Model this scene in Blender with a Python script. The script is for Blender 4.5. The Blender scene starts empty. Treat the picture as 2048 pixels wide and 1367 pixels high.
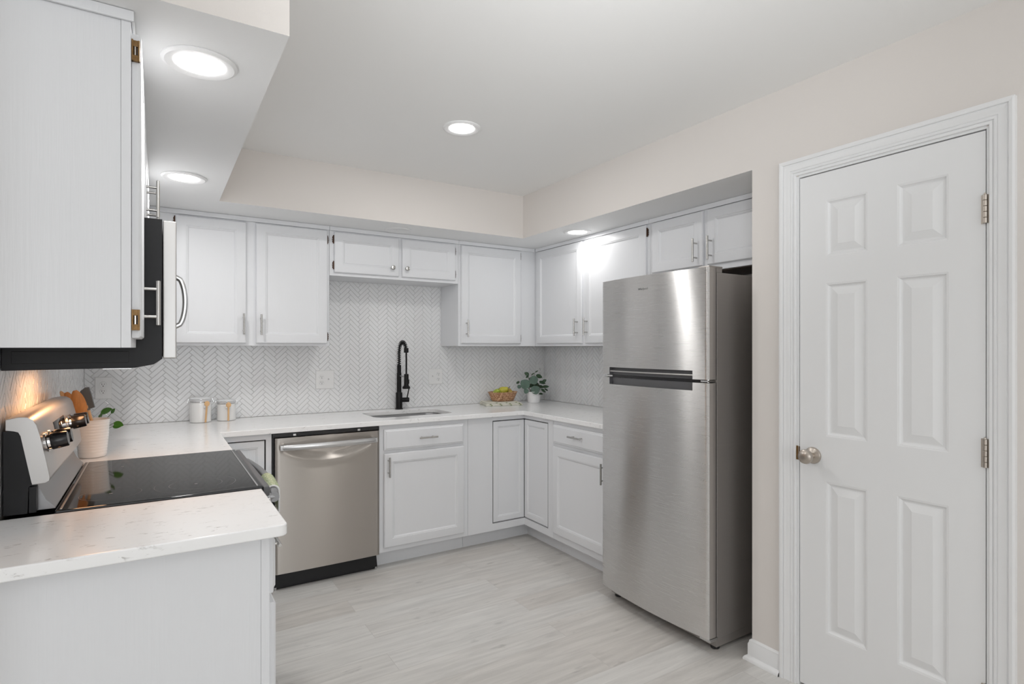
import bpy, bmesh, math, random
from mathutils import Vector, Matrix
random.seed(7)
PI = math.pi
SC = bpy.context.scene
COL = SC.collection

# ------------------------------------------------------------------ camera
YAW = 0.5610
cam = bpy.data.cameras.new('camera')
cam.sensor_width = 36.0
cam.lens = 1131.1 / 2048 * 36.0
cam.shift_y = 0.0055
cam.clip_start = 0.02
camo = bpy.data.objects.new('camera', cam)
camo.location = (0.352, -3.9795, 1.3606)
camo.rotation_euler = (PI / 2, 0, -YAW)
COL.objects.link(camo)
SC.camera = camo

# ------------------------------------------------------------------ view, world
SC.view_settings.view_transform = 'Standard'
SC.view_settings.look = 'None'
SC.view_settings.gamma = 1
SC.view_settings.exposure = -0.23
SC.view_settings.use_curve_mapping = False
SC.cycles.use_denoising = True
SC.cycles.max_bounces = 10
SC.cycles.diffuse_bounces = 6
SC.cycles.glossy_bounces = 5
SC.cycles.sample_clamp_indirect = 6.0
world = bpy.data.worlds.new('daylight')
SC.world = world
world.use_nodes = True
world.node_tree.nodes['Background'].inputs[0].default_value = (0.92, 0.96, 1.0, 1)
world.node_tree.nodes['Background'].inputs[1].default_value = 1.2


def area(name, loc, rot, sx, sy, power, color=(1, 1, 1), shape='RECTANGLE', spread=PI):
    l = bpy.data.lights.new(name, 'AREA')
    l.shape = shape
    l.size = sx
    if shape in ('RECTANGLE', 'ELLIPSE'):
        l.size_y = sy
    l.energy = power
    l.color = color
    l.spread = spread
    o = bpy.data.objects.new(name, l)
    o.location = loc
    o.rotation_euler = rot
    COL.objects.link(o)
    return o


# added area lights as daylight at the made-up, unseen windows behind the photographer
area('added_window_light', (0.6, -8.38, 1.35), (PI / 2, 0, 0), 3.0, 1.9, 42, (0.955, 0.98, 1.0))
area('added_window_light', (-2.68, -5.6, 1.35), (PI / 2, 0, -PI / 2), 2.2, 1.6, 23, (0.955, 0.98, 1.0))
# two added fill lights aimed up, standing in for a bounced flash
area('added_bounce_light', (0.9, -5.0, 1.65), (PI, 0, 0), 1.6, 1.6, 30, (0.97, 0.985, 1.0))
_d = Vector((1.5, -2.6, 2.434)) - Vector((0.6, -3.95, 1.75))
area('added_bounce_light', (0.6, -3.95, 1.75), (-_d).to_track_quat('Z', 'Y').to_euler(), 0.4, 0.4, 5.5, (0.97, 0.985, 1.0), spread=1.3)

# ------------------------------------------------------------------ dimensions
S, CZ = 2.135, 2.434          # soffit underside, ceiling
WL, SB, R1, R2 = 0.632, 0.623, 2.553, 3.184
YN, YJ = -2.493, -2.447
CT = 0.914                    # counter top height


# ------------------------------------------------------------------ materials
def nt(name):
    m = bpy.data.materials.new(name)
    m.use_nodes = True
    n = m.node_tree
    return m, n, n.nodes['Principled BSDF']


def pbr(name, col, rough=0.5, metal=0.0, bump=0.0, bscale=40, bstretch=(1, 1, 1), var=0.0, spec=None, coat=0.0):
    m, n, b = nt(name)
    b.inputs['Base Color'].default_value = (*col, 1)
    b.inputs['Roughness'].default_value = rough
    b.inputs['Metallic'].default_value = metal
    if spec is not None:
        b.inputs['Specular IOR Level'].default_value = spec
    if coat:
        b.inputs['Coat Weight'].default_value = coat
        b.inputs['Coat Roughness'].default_value = 0.05
    if bump or var:
        tc = n.nodes.new('ShaderNodeTexCoord')
        mp = n.nodes.new('ShaderNodeMapping')
        mp.inputs['Scale'].default_value = bstretch
        nz = n.nodes.new('ShaderNodeTexNoise')
        nz.inputs['Scale'].default_value = bscale
        nz.inputs['Detail'].default_value = 5
        n.links.new(tc.outputs['Object'], mp.inputs[0])
        n.links.new(mp.outputs[0], nz.inputs[0])
        if bump:
            bp = n.nodes.new('ShaderNodeBump')
            bp.inputs['Strength'].default_value = bump
            bp.inputs['Distance'].default_value = 0.002
            n.links.new(nz.outputs[0], bp.inputs['Height'])
            n.links.new(bp.outputs[0], b.inputs['Normal'])
        if var:
            cr = n.nodes.new('ShaderNodeMapRange')
            cr.inputs['To Min'].default_value = 1 - var
            cr.inputs['To Max'].default_value = 1 + var
            mx = n.nodes.new('ShaderNodeVectorMath')
            mx.operation = 'SCALE'
            mx.inputs[0].default_value = col
            n.links.new(nz.outputs[0], cr.inputs[0])
            n.links.new(cr.outputs[0], mx.inputs['Scale'])
            n.links.new(mx.outputs[0], b.inputs['Base Color'])
    return m


M = {}
M['wall'] = pbr('wall_paint', (0.70, 0.665, 0.635), 0.75, bump=0.10, bscale=260)
M['ceiling'] = pbr('ceiling_paint', (0.85, 0.85, 0.84), 0.8, bump=0.06, bscale=200)
M['soffit'] = pbr('soffit_paint', (0.83, 0.835, 0.835), 0.6, bump=0.08, bscale=240)
M['cab'] = pbr('cabinet_paint', (0.74, 0.75, 0.77), 0.38, bump=0.22, bscale=60, bstretch=(3.0, 3.0, 0.12))
M['trim'] = pbr('trim_paint', (0.78, 0.785, 0.79), 0.33)
M['door'] = pbr('door_paint', (0.77, 0.775, 0.78), 0.36, bump=0.05, bscale=120, bstretch=(1, 1, 0.1))
M['inner'] = pbr('dark_gap', (0.015, 0.013, 0.012), 0.8)  # near-black colour puts the gap's shade into the carcass interior; also unpainted opening edges
M['dark_bottom'] = pbr('dark_brown_bottom', (0.05, 0.035, 0.025), 0.6, bump=0.2, bscale=30, bstretch=(1, 8, 1))
M['bronze'] = pbr('antique_bronze', (0.065, 0.03, 0.016), 0.42, 0.5, var=0.6, bscale=180)
M['brass'] = pbr('aged_brass', (0.22, 0.13, 0.055), 0.45, 0.8, var=0.5, bscale=160)
M['nickel'] = pbr('brushed_nickel', (0.52, 0.51, 0.49), 0.26, 1.0, bump=0.1, bscale=300)
M['satin'] = pbr('satin_nickel_warm', (0.50, 0.45, 0.40), 0.3, 1.0)
M['chrome'] = pbr('polished_chrome', (0.8, 0.8, 0.8), 0.1, 1.0)
M['black'] = pbr('black_enamel', (0.008, 0.008, 0.009), 0.4, spec=0.3)
M['blackplastic'] = pbr('black_plastic', (0.014, 0.014, 0.016), 0.22)
M['matteblack'] = pbr('matte_black_metal', (0.004, 0.004, 0.0045), 0.42, spec=0.3)
M['charcoal'] = pbr('charcoal_plastic', (0.10, 0.10, 0.105), 0.4)
M['plate'] = pbr('outlet_plastic', (0.77, 0.77, 0.765), 0.35)
M['slot'] = pbr('outlet_slot', (0.02, 0.02, 0.02), 0.6)
M['ceramic'] = pbr('white_glazed_ceramic', (0.82, 0.82, 0.81), 0.12)
M['pot'] = pbr('white_matte_pot', (0.85, 0.85, 0.86), 0.45)
M['glasslid'] = pbr('pale_lid', (0.78, 0.79, 0.80), 0.15)
M['gasket'] = pbr('pale_gasket', (0.75, 0.76, 0.78), 0.4)
M['wood'] = pbr('spoon_wood', (0.70, 0.44, 0.22), 0.5, bump=0.1, bscale=40, bstretch=(1, 1, .1), var=0.2)
M['woodorange'] = pbr('utensil_wood', (0.55, 0.235, 0.065), 0.45, bump=0.1, bscale=60, bstretch=(3, 3, .3), var=0.25)
M['silicone'] = pbr('grey_silicone', (0.14, 0.165, 0.18), 0.45)
M['pear_green'] = pbr('green_pear_skin', (0.42, 0.52, 0.07), 0.4, var=0.25, bscale=60)
M['pear_yellow'] = pbr('yellow_pear_skin', (0.55, 0.50, 0.06), 0.4, var=0.25, bscale=60)
M['pear_brown'] = pbr('blushed_pear_skin', (0.50, 0.36, 0.08), 0.42, var=0.35, bscale=50)
M['stem'] = pbr('brown_stem', (0.08, 0.05, 0.025), 0.6)
M['leafstem'] = pbr('green_stem', (0.10, 0.13, 0.06), 0.6)
M['leaf'] = pbr('eucalyptus_leaf', (0.075, 0.135, 0.10), 0.5, var=0.4, bscale=25)
M['leafdark'] = pbr('dark_leaf', (0.035, 0.075, 0.035), 0.5, var=0.4, bscale=25)
M['herb'] = pbr('bright_green_leaf', (0.05, 0.17, 0.015), 0.4, var=0.4, bscale=40)
M['soil'] = pbr('potting_soil', (0.03, 0.022, 0.016), 0.9, bump=0.5)
M['enamelwhite'] = pbr('light_trim_white', (0.83, 0.83, 0.83), 0.45)
M['burner'] = pbr('burner_print', (0.16, 0.16, 0.16), 0.3)
M['rubber'] = pbr('black_rubber', (0.012, 0.012, 0.012), 0.6)
M['emblem'] = pbr('emblem_metal', (0.22, 0.22, 0.22), 0.35, 0.8)


def steel(name, col, rough, grain=(1, 1, 90), bump=0.03, aniso=0.9, tint=0.05):
    m, n, b = nt(name)
    b.inputs['Metallic'].default_value = 1
    b.inputs['Anisotropic'].default_value = aniso
    b.inputs['Anisotropic Rotation'].default_value = 0.25
    tc = n.nodes.new('ShaderNodeTexCoord')
    mp = n.nodes.new('ShaderNodeMapping')
    mp.inputs['Scale'].default_value = grain
    nz = n.nodes.new('ShaderNodeTexNoise')
    nz.inputs['Scale'].default_value = 7
    nz.inputs['Detail'].default_value = 4
    n.links.new(tc.outputs['Object'], mp.inputs[0])
    n.links.new(mp.outputs[0], nz.inputs[0])
    r = n.nodes.new('ShaderNodeMapRange')
    r.inputs['To Min'].default_value = rough - 0.04
    r.inputs['To Max'].default_value = rough + 0.05
    n.links.new(nz.outputs[0], r.inputs[0])
    n.links.new(r.outputs[0], b.inputs['Roughness'])
    cr = n.nodes.new('ShaderNodeMapRange')
    cr.inputs['To Min'].default_value = 1 - tint
    cr.inputs['To Max'].default_value = 1 + tint
    mx = n.nodes.new('ShaderNodeVectorMath')
    mx.operation = 'SCALE'
    mx.inputs[0].default_value = col
    n.links.new(nz.outputs[0], cr.inputs[0])
    n.links.new(cr.outputs[0], mx.inputs['Scale'])
    n.links.new(mx.outputs[0], b.inputs['Base Color'])
    tg = n.nodes.new('ShaderNodeTangent')
    tg.direction_type = 'RADIAL'
    tg.axis = 'Z'
    n.links.new(tg.outputs[0], b.inputs['Tangent'])
    bp = n.nodes.new('ShaderNodeBump')
    bp.inputs['Strength'].default_value = bump
    bp.inputs['Distance'].default_value = 0.0006
    n.links.new(nz.outputs[0], bp.inputs['Height'])
    n.links.new(bp.outputs[0], b.inputs['Normal'])
    return m


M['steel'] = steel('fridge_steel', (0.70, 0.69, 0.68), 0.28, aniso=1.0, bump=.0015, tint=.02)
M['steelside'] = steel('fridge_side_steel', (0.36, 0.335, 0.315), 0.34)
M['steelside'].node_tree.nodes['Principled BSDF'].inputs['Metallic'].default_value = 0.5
M['dwsteel'] = steel('dishwasher_steel', (0.44, 0.41, 0.38), 0.32, aniso=1.0, bump=.0015, tint=.02)
M['steelplain'] = pbr('plain_steel', (0.60, 0.60, 0.60), 0.26, 1.0)
M['steellight'] = pbr('light_satin_steel', (0.52, 0.51, 0.50), 0.36, 0.85)
M['darksteel'] = pbr('dark_satin_steel', (0.30, 0.30, 0.305), 0.34, 0.9)


def mat_emit(name, col, s):
    m, n, b = nt(name)
    b.inputs['Base Color'].default_value = (0.9, 0.9, 0.9, 1)
    b.inputs['Emission Color'].default_value = (*col, 1)
    b.inputs['Emission Strength'].default_value = s
    return m


M['lens'] = mat_emit('lit_lens', (1, 0.985, 0.96), 6)
M['warmlens'] = mat_emit('warm_lens', (1, 0.62, 0.3), 5)
M['lensoff'] = pbr('blank_cover', (0.80, 0.80, 0.80), 0.5)


def mat_glass_top():
    m, n, b = nt('black_ceramic_glass')
    b.inputs['Base Color'].default_value = (0.010, 0.010, 0.011, 1)
    b.inputs['Roughness'].default_value = 0.05
    b.inputs['Specular IOR Level'].default_value = 0.32
    return m


M['glass'] = mat_glass_top()


def mat_counter():
    m, n, b = nt('white_quartz')
    tc = n.nodes.new('ShaderNodeTexCoord')
    mp = n.nodes.new('ShaderNodeMapping')
    mp.inputs['Scale'].default_value = (1.0, 2.4, 1.6)
    mp.inputs['Rotation'].default_value = (0, 0, 0.3)
    n.links.new(tc.outputs['Object'], mp.inputs[0])
    fine = n.nodes.new('ShaderNodeTexNoise')
    fine.inputs['Scale'].default_value = 34
    fine.inputs['Detail'].default_value = 6
    fine.inputs['Roughness'].default_value = 0.65
    fine.inputs['Distortion'].default_value = 0.8
    n.links.new(mp.outputs[0], fine.inputs[0])
    r1 = n.nodes.new('ShaderNodeValToRGB')
    r1.color_ramp.elements[0].position = 0.58
    r1.color_ramp.elements[0].color = (0, 0, 0, 1)
    r1.color_ramp.elements[1].position = 0.69
    r1.color_ramp.elements[1].color = (1, 1, 1, 1)
    n.links.new(fine.outputs[0], r1.inputs[0])
    big = n.nodes.new('ShaderNodeTexNoise')
    big.inputs['Scale'].default_value = 9
    big.inputs['Detail'].default_value = 2
    n.links.new(mp.outputs[0], big.inputs[0])
    r2 = n.nodes.new('ShaderNodeValToRGB')
    r2.color_ramp.elements[0].position = 0.42
    r2.color_ramp.elements[1].position = 0.62
    n.links.new(big.outputs[0], r2.inputs[0])
    mul = n.nodes.new('ShaderNodeMath')
    mul.operation = 'MULTIPLY'
    n.links.new(r1.outputs[0], mul.inputs[0])
    n.links.new(r2.outputs[0], mul.inputs[1])
    mix = n.nodes.new('ShaderNodeMix')
    mix.data_type = 'RGBA'
    mix.inputs['A'].default_value = (0.89, 0.89, 0.89, 1)
    mix.inputs['B'].default_value = (0.40, 0.385, 0.37, 1)
    n.links.new(mul.outputs[0], mix.inputs['Factor'])
    n.links.new(mix.outputs['Result'], b.inputs['Base Color'])
    b.inputs['Roughness'].default_value = 0.16
    return m


M['quartz'] = mat_counter()


def mat_floor():
    m, n, b = nt('pale_oak_planks')
    tc = n.nodes.new('ShaderNodeTexCoord')
    br = n.nodes.new('ShaderNodeTexBrick')
    br.offset = 0.37
    br.inputs['Scale'].default_value = 1
    br.inputs['Brick Width'].default_value = 1.22
    br.inputs['Row Height'].default_value = 0.155
    br.inputs['Mortar Size'].default_value = 0.0012
    br.inputs['Mortar Smooth'].default_value = 0.3
    br.inputs['Color1'].default_value = (0.59, 0.565, 0.535, 1)
    br.inputs['Color2'].default_value = (0.67, 0.66, 0.64, 1)
    br.inputs['Mortar'].default_value = (0.53, 0.51, 0.49, 1)
    n.links.new(tc.outputs['Object'], br.inputs[0])
    # grain differs plank by plank: shift the noise by the plank colour
    sh = n.nodes.new('ShaderNodeVectorMath')
    sh.operation = 'MULTIPLY_ADD'
    sh.inputs[1].default_value = (37, 11, 5)
    n.links.new(br.outputs['Color'], sh.inputs[0])
    n.links.new(tc.outputs['Object'], sh.inputs[2])
    mp = n.nodes.new('ShaderNodeMapping')
    mp.inputs['Scale'].default_value = (1.0, 11, 1)
    n.links.new(sh.outputs[0], mp.inputs[0])
    g = n.nodes.new('ShaderNodeTexNoise')
    g.inputs['Scale'].default_value = 3.0
    g.inputs['Detail'].default_value = 8
    g.inputs['Roughness'].default_value = 0.62
    g.inputs['Distortion'].default_value = 0.6
    n.links.new(mp.outputs[0], g.inputs[0])
    gr = n.nodes.new('ShaderNodeMapRange')
    gr.inputs['From Min'].default_value = 0.25
    gr.inputs['From Max'].default_value = 0.75
    gr.inputs['To Min'].default_value = 0.80
    gr.inputs['To Max'].default_value = 1.12
    n.links.new(g.outputs[0], gr.inputs[0])
    # knots
    mp2 = n.nodes.new('ShaderNodeMapping')
    mp2.inputs['Scale'].default_value = (1.0, 3.2, 1)
    n.links.new(sh.outputs[0], mp2.inputs[0])
    k = n.nodes.new('ShaderNodeTexNoise')
    k.inputs['Scale'].default_value = 6.5
    k.inputs['Detail'].default_value = 3
    n.links.new(mp2.outputs[0], k.inputs[0])
    kr = n.nodes.new('ShaderNodeMapRange')
    kr.inputs['From Min'].default_value = 0.66
    kr.inputs['From Max'].default_value = 0.80
    kr.inputs['To Min'].default_value = 1.0
    kr.inputs['To Max'].default_value = 0.66
    n.links.new(k.outputs[0], kr.inputs[0])
    mm = n.nodes.new('ShaderNodeMath')
    mm.operation = 'MULTIPLY'
    n.links.new(gr.outputs[0], mm.inputs[0])
    n.links.new(kr.outputs[0], mm.inputs[1])
    sc = n.nodes.new('ShaderNodeVectorMath')
    sc.operation = 'SCALE'
    n.links.new(br.outputs['Color'], sc.inputs[0])
    n.links.new(mm.outputs[0], sc.inputs['Scale'])
    n.links.new(sc.outputs[0], b.inputs['Base Color'])
    b.inputs['Roughness'].default_value = 0.42
    bp = n.nodes.new('ShaderNodeBump')
    bp.inputs['Strength'].default_value = 0.15
    bp.inputs['Distance'].default_value = 0.001
    n.links.new(g.outputs[0], bp.inputs['Height'])
    n.links.new(bp.outputs[0], b.inputs['Normal'])
    return m


M['floor'] = mat_floor()
M['tile'] = pbr('glossy_white_tile', (0.78, 0.785, 0.79), 0.16)
M['grout'] = pbr('pale_grey_grout', (0.57, 0.57, 0.565), 0.8)


def mat_weave(name, c1, c2, scale):
    m, n, b = nt(name)
    tc = n.nodes.new('ShaderNodeTexCoord')
    v = n.nodes.new('ShaderNodeTexVoronoi')
    v.inputs['Scale'].default_value = scale
    n.links.new(tc.outputs['Object'], v.inputs[0])
    r = n.nodes.new('ShaderNodeValToRGB')
    r.color_ramp.elements[0].color = (*c1, 1)
    r.color_ramp.elements[1].color = (*c2, 1)
    r.color_ramp.elements[1].position = 0.6
    n.links.new(v.outputs['Distance'], r.inputs[0])
    n.links.new(r.outputs[0], b.inputs['Base Color'])
    bp = n.nodes.new('ShaderNodeBump')
    bp.inputs['Strength'].default_value = 0.7
    bp.inputs['Distance'].default_value = 0.003
    bp.invert = True
    n.links.new(v.outputs['Distance'], bp.inputs['Height'])
    n.links.new(bp.outputs[0], b.inputs['Normal'])
    b.inputs['Roughness'].default_value = 0.65
    return m


M['basket'] = mat_weave('woven_rattan', (0.86, 0.60, 0.40), (0.40, 0.21, 0.11), 110)
M['knit'] = mat_weave('sage_waffle_knit', (0.66, 0.68, 0.52), (0.36, 0.41, 0.24), 170)


def mat_stripe():
    m, n, b = nt('striped_linen')
    tc = n.nodes.new('ShaderNodeTexCoord')
    mp = n.nodes.new('ShaderNodeMapping')
    mp.inputs['Rotation'].default_value = (0, 0, 0.5)
    n.links.new(tc.outputs['Object'], mp.inputs[0])
    w = n.nodes.new('ShaderNodeTexWave')
    w.bands_direction = 'Y'
    w.inputs['Scale'].default_value = 16
    w.inputs['Distortion'].default_value = 0.0
    n.links.new(mp.outputs[0], w.inputs[0])
    r = n.nodes.new('ShaderNodeValToRGB')
    r.color_ramp.elements[0].color = (0.78, 0.76, 0.68, 1)
    r.color_ramp.elements[0].position = 0.90
    r.color_ramp.elements[1].color = (0.30, 0.34, 0.19, 1)
    r.color_ramp.elements[1].position = 0.96
    n.links.new(w.outputs[0], r.inputs[0])
    n.links.new(r.outputs[0], b.inputs['Base Color'])
    b.inputs['Roughness'].default_value = 0.85
    return m


M['linen'] = mat_stripe()

# ------------------------------------------------------------------ mesh helpers
LOC = {}


class MB:
    def __init__(self):
        self.bm = bmesh.new()
        self.bev = False

    def mats(self, faces, idx):
        for f in faces:
            f.material_index = idx

    def box(self, x0, x1, y0, y1, z0, z1, bev=0.0, mi=0, seg=2):
        bm = self.bm
        x0, x1 = min(x0, x1), max(x0, x1)
        y0, y1 = min(y0, y1), max(y0, y1)
        z0, z1 = min(z0, z1), max(z0, z1)
        vs = [bm.verts.new((x, y, z)) for z in (z0, z1) for y in (y0, y1) for x in (x0, x1)]
        idx = [(0, 2, 3, 1), (4, 5, 7, 6), (0, 1, 5, 4), (2, 6, 7, 3), (0, 4, 6, 2), (1, 3, 7, 5)]
        fs = [bm.faces.new([vs[i] for i in q]) for q in idx]
        self.mats(fs, mi)
        if bev > 0:
            self.bev = True
            es = list({e for f in fs for e in f.edges})
            r = bmesh.ops.bevel(bm, geom=es, offset=bev, segments=seg, profile=0.5, affect='EDGES')
            self.mats(r['faces'], mi)
        return self

    def prism(self, pts, axis, a0, a1, mi=0, bev=0.0):
        """pts: 2D outline; axis 'x'|'y'|'z' is the extrusion axis; other two in order."""
        bm = self.bm

        def P(p, a):
            if axis == 'x':
                return (a, p[0], p[1])
            if axis == 'y':
                return (p[0], a, p[1])
            return (p[0], p[1], a)
        A = [bm.verts.new(P(p, a0)) for p in pts]
        B = [bm.verts.new(P(p, a1)) for p in pts]
        fs = []
        k = len(pts)
        for i in range(k):
            j = (i + 1) % k
            fs.append(bm.faces.new((A[i], A[j], B[j], B[i])))
        fs.append(bm.faces.new(A[::-1]))
        fs.append(bm.faces.new(B))
        self.mats(fs, mi)
        if bev:
            self.bev = True
            es = [e for e in {e for f in fs[-2:] for e in f.edges}]
            r = bmesh.ops.bevel(bm, geom=es, offset=bev, segments=2, profile=0.5, affect='EDGES')
            self.mats(r['faces'], mi)
        return self

    def lathe(self, prof, c=(0, 0, 0), seg=32, mi=0, axis=(0, 0, 1), sx=1.0, sy=1.0, rot=0.0):
        """prof: list of (r, h). open ends get capped when r>0."""
        bm = self.bm
        ax = Vector(axis).normalized()
        q = Vector((0, 0, 1)).rotation_difference(ax)
        c = Vector(c)
        rings = []
        for r, h in prof:
            if r < 1e-6:
                rings.append([bm.verts.new(c + q @ Vector((0, 0, h)))])
            else:
                ring = []
                for i in range(seg):
                    a = 2 * PI * i / seg
                    x, y = r * math.cos(a) * sx, r * math.sin(a) * sy
                    x, y = x * math.cos(rot) - y * math.sin(rot), x * math.sin(rot) + y * math.cos(rot)
                    ring.append(bm.verts.new(c + q @ Vector((x, y, h))))
                rings.append(ring)
        fs = []
        for a, b in zip(rings, rings[1:]):
            if len(a) == 1 and len(b) == 1:
                continue
            for i in range(seg):
                j = (i + 1) % seg
                if len(a) == 1:
                    fs.append(bm.faces.new((a[0], b[i], b[j])))
                elif len(b) == 1:
                    fs.append(bm.faces.new((a[i], a[j], b[0])))
                else:
                    fs.append(bm.faces.new((a[i], a[j], b[j], b[i])))
        if len(rings[0]) > 1:
            fs.append(bm.faces.new(rings[0][::-1]))
        if len(rings[-1]) > 1:
            fs.append(bm.faces.new(rings[-1]))
        self.mats(fs, mi)
        return self

    def cyl(self, p, q, r, seg=16, mi=0, bev=0.0, r2=None):
        p, q = Vector(p), Vector(q)
        L = (q - p).length
        r2 = r if r2 is None else r2
        if bev:
            prof = [(r - bev, 0), (r, bev), (r2, L - bev), (r2 - bev, L)]
        else:
            prof = [(r, 0), (r2, L)]
        return self.lathe(prof, p, seg, mi, (q - p))

    def tube(self, pts, r, seg=10, mi=0, sx=1.0, closed=False):
        bm = self.bm
        pts = [Vector(p) for p in pts]
        n = len(pts)
        rad = r if callable(r) else (lambda t: r)
        rings = []
        up = None
        for i, p in enumerate(pts):
            if closed:
                t = (pts[(i + 1) % n] - pts[i - 1]).normalized()
            else:
                t = (pts[min(i + 1, n - 1)] - pts[max(i - 1, 0)]).normalized()
            if up is None:
                up = Vector((0, 0, 1)) if abs(t.z) < 0.9 else Vector((1, 0, 0))
            u = (up - t * up.dot(t)).normalized()
            v = t.cross(u)
            up = u
            rr = rad(i / max(1, n - 1))
            rings.append([bm.verts.new(p + (u * math.cos(a) + v * math.sin(a) * sx) * rr)
                          for a in [2 * PI * k / seg for k in range(seg)]])
        fs = []
        pairs = list(zip(rings, rings[1:]))
        if closed:
            pairs.append((rings[-1], rings[0]))
        for a, b in pairs:
            for i in range(seg):
                j = (i + 1) % seg
                fs.append(bm.faces.new((a[i], a[j], b[j], b[i])))
        if not closed:
            fs.append(bm.faces.new(rings[0][::-1]))
            fs.append(bm.faces.new(rings[-1]))
        self.mats(fs, mi)
        return self

    def rings(self, fr, a0, a1, z0, z1, prof, mi=0, cap0=True, cap1=True):
        """concentric rectangles: prof = [(inset, n)]; fr maps (a, z, n) to world."""
        bm = self.bm
        R = []
        for ins, nn in prof:
            R.append([bm.verts.new(fr(*p, nn)) for p in
                      ((a0 + ins, z0 + ins), (a1 - ins, z0 + ins), (a1 - ins, z1 - ins), (a0 + ins, z1 - ins))])
        fs = []
        for a, b in zip(R, R[1:]):
            for i in range(4):
                j = (i + 1) % 4
                fs.append(bm.faces.new((a[i], a[j], b[j], b[i])))
        if cap0:
            fs.append(bm.faces.new(R[0][::-1]))
        if cap1:
            fs.append(bm.faces.new(R[-1]))
        self.mats(fs, mi)
        return self

    def fbox(self, fr, a0, a1, z0, z1, n0, n1, bev=0.0, mi=0):
        p, q = fr(a0, z0, n0), fr(a1, z1, n1)
        return self.box(p[0], q[0], p[1], q[1], p[2], q[2], bev, mi)

    def sphere(self, c, r, seg=16, mi=0, sc=(1, 1, 1)):
        bm = self.bm
        m = Matrix.Translation(Vector(c)) @ Matrix.Diagonal((r * sc[0], r * sc[1], r * sc[2], 1))
        g = bmesh.ops.create_uvsphere(bm, u_segments=seg, v_segments=max(6, seg // 2), radius=1, matrix=m)
        self.mats({f for v in g['verts'] for f in v.link_faces}, mi)
        return self

    def build(self, name, mats, parent=None, smooth=35, **kw):
        bm = self.bm
        bmesh.ops.recalc_face_normals(bm, faces=bm.faces[:])
        me = bpy.data.meshes.new(name)
        off = Vector((0, 0, 0))
        if parent is not None:
            off = LOC[parent.name]
        loc = kw.pop('loc', None)
        if loc is not None:
            off = Vector(loc)
        bmesh.ops.translate(bm, verts=bm.verts[:], vec=-off)
        bm.to_mesh(me)
        bm.free()
        for mm in (mats if isinstance(mats, (list, tuple)) else [mats]):
            me.materials.append(M[mm] if isinstance(mm, str) else mm)
        if smooth:
            me.shade_smooth()
            me.set_sharp_from_angle(angle=math.radians(smooth))
        o = bpy.data.objects.new(name, me)
        COL.objects.link(o)
        if smooth and self.bev:
            w = o.modifiers.new('weighted_normal', 'WEIGHTED_NORMAL')
            w.weight = 100
            w.keep_sharp = True
        if parent is not None:
            o.parent = parent
            LOC[o.name] = off
        else:
            o.location = off
            LOC[o.name] = off
        for k, v in kw.items():
            o[k] = v
        return o


def thing(name, label, cat, loc, group=None):
    o = bpy.data.objects.new(name, None)
    o.empty_display_size = 0.05
    COL.objects.link(o)
    o.location = loc
    LOC[o.name] = Vector(loc)
    o['label'] = label
    o['category'] = cat
    if group:
        o['group'] = group
    return o


def struct(name, mb, mat, **kw):
    return mb.build(name, mat, kind='structure', **kw)


# frames: face facing -Y at plane y=p ; face facing -X at plane x=p ; face facing +X at plane x=p
def FB(p):
    return lambda a, z, n: (a, p - n, z)


def FR(p):
    return lambda a, z, n: (p - n, a, z)


def FL(p):
    return lambda a, z, n: (p + n, a, z)


def rr(x0, x1, y0, y1, r, seg=6):
    """rounded rectangle outline"""
    pts = []
    for cx, cy, a in ((x1 - r, y1 - r, 0), (x0 + r, y1 - r, PI / 2), (x0 + r, y0 + r, PI), (x1 - r, y0 + r, 1.5 * PI)):
        for i in range(seg + 1):
            t = a + i * PI / 2 / seg
            pts.append((cx + r * math.cos(t), cy + r * math.sin(t)))
    return pts


# ------------------------------------------------------------------ the room shell
XL, YR = -2.7, -8.4     # dining room extents behind the photographer
struct('floor', MB().box(XL - .1, R2 + .12, YR - .1, .12, -0.06, 0), 'floor', smooth=0)
struct('ceiling', MB().box(XL - .1, R2 + .12, YR - .1, .12, CZ, CZ + .08), 'ceiling', smooth=0)
struct('wall_back', MB().box(-.1, R2 + .1, 0, .1, 0, CZ), 'wall', smooth=0)
struct('wall_left', MB().box(-.1, 0, YN - .02, 0, 0, CZ), 'wall', smooth=0)
struct('wall_left_return', MB().box(XL, -.1, YN - .02, YN + .08, 0, CZ), 'wall', smooth=0)
struct('wall_alcove', MB().box(R2, R2 + .1, YJ - .1, 0, 0, CZ), 'wall', smooth=0)
# the right wall: jamb strip, the door opening, the run behind the photographer
DY0, DY1, DZ = -2.654, -3.277, 2.052
mb = MB()
mb.box(R1, R1 + .12, YJ, DY0 - .0, 0, CZ)
mb.box(R1, R1 + .12, DY0, DY1, DZ, CZ)
mb.box(R1, R1 + .12, DY1, YR, 0, CZ)
mb.box(R1 + .12, R2 + .1, YJ, YJ - .1, 0, CZ)
struct('wall_right', mb, 'wall', smooth=0)
struct('wall_closet', MB().box(R1 + .7, R1 + .74, YJ - .1, -3.6, 0, CZ), 'wall', smooth=0)
# soffits
struct('ceiling_soffit', MB().box(0, WL, YN, 0, S, CZ, mi=0), ['soffit'], smooth=0)
mb = MB().box(WL, R2, -SB, 0, S, CZ)
mb.box(R1, R2, YJ, -SB, S, CZ)
struct('ceiling_soffit', mb, ['soffit'], smooth=0)
# painted vertical faces of the soffits carry the wall colour
for o in [x for x in COL.objects if x.name.startswith('ceiling_soffit')]:
    o.data.materials.append(M['wall'])
    for f in o.data.polygons:
        f.material_index = 1 if abs(f.normal.z) < 0.5 else 0
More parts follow.
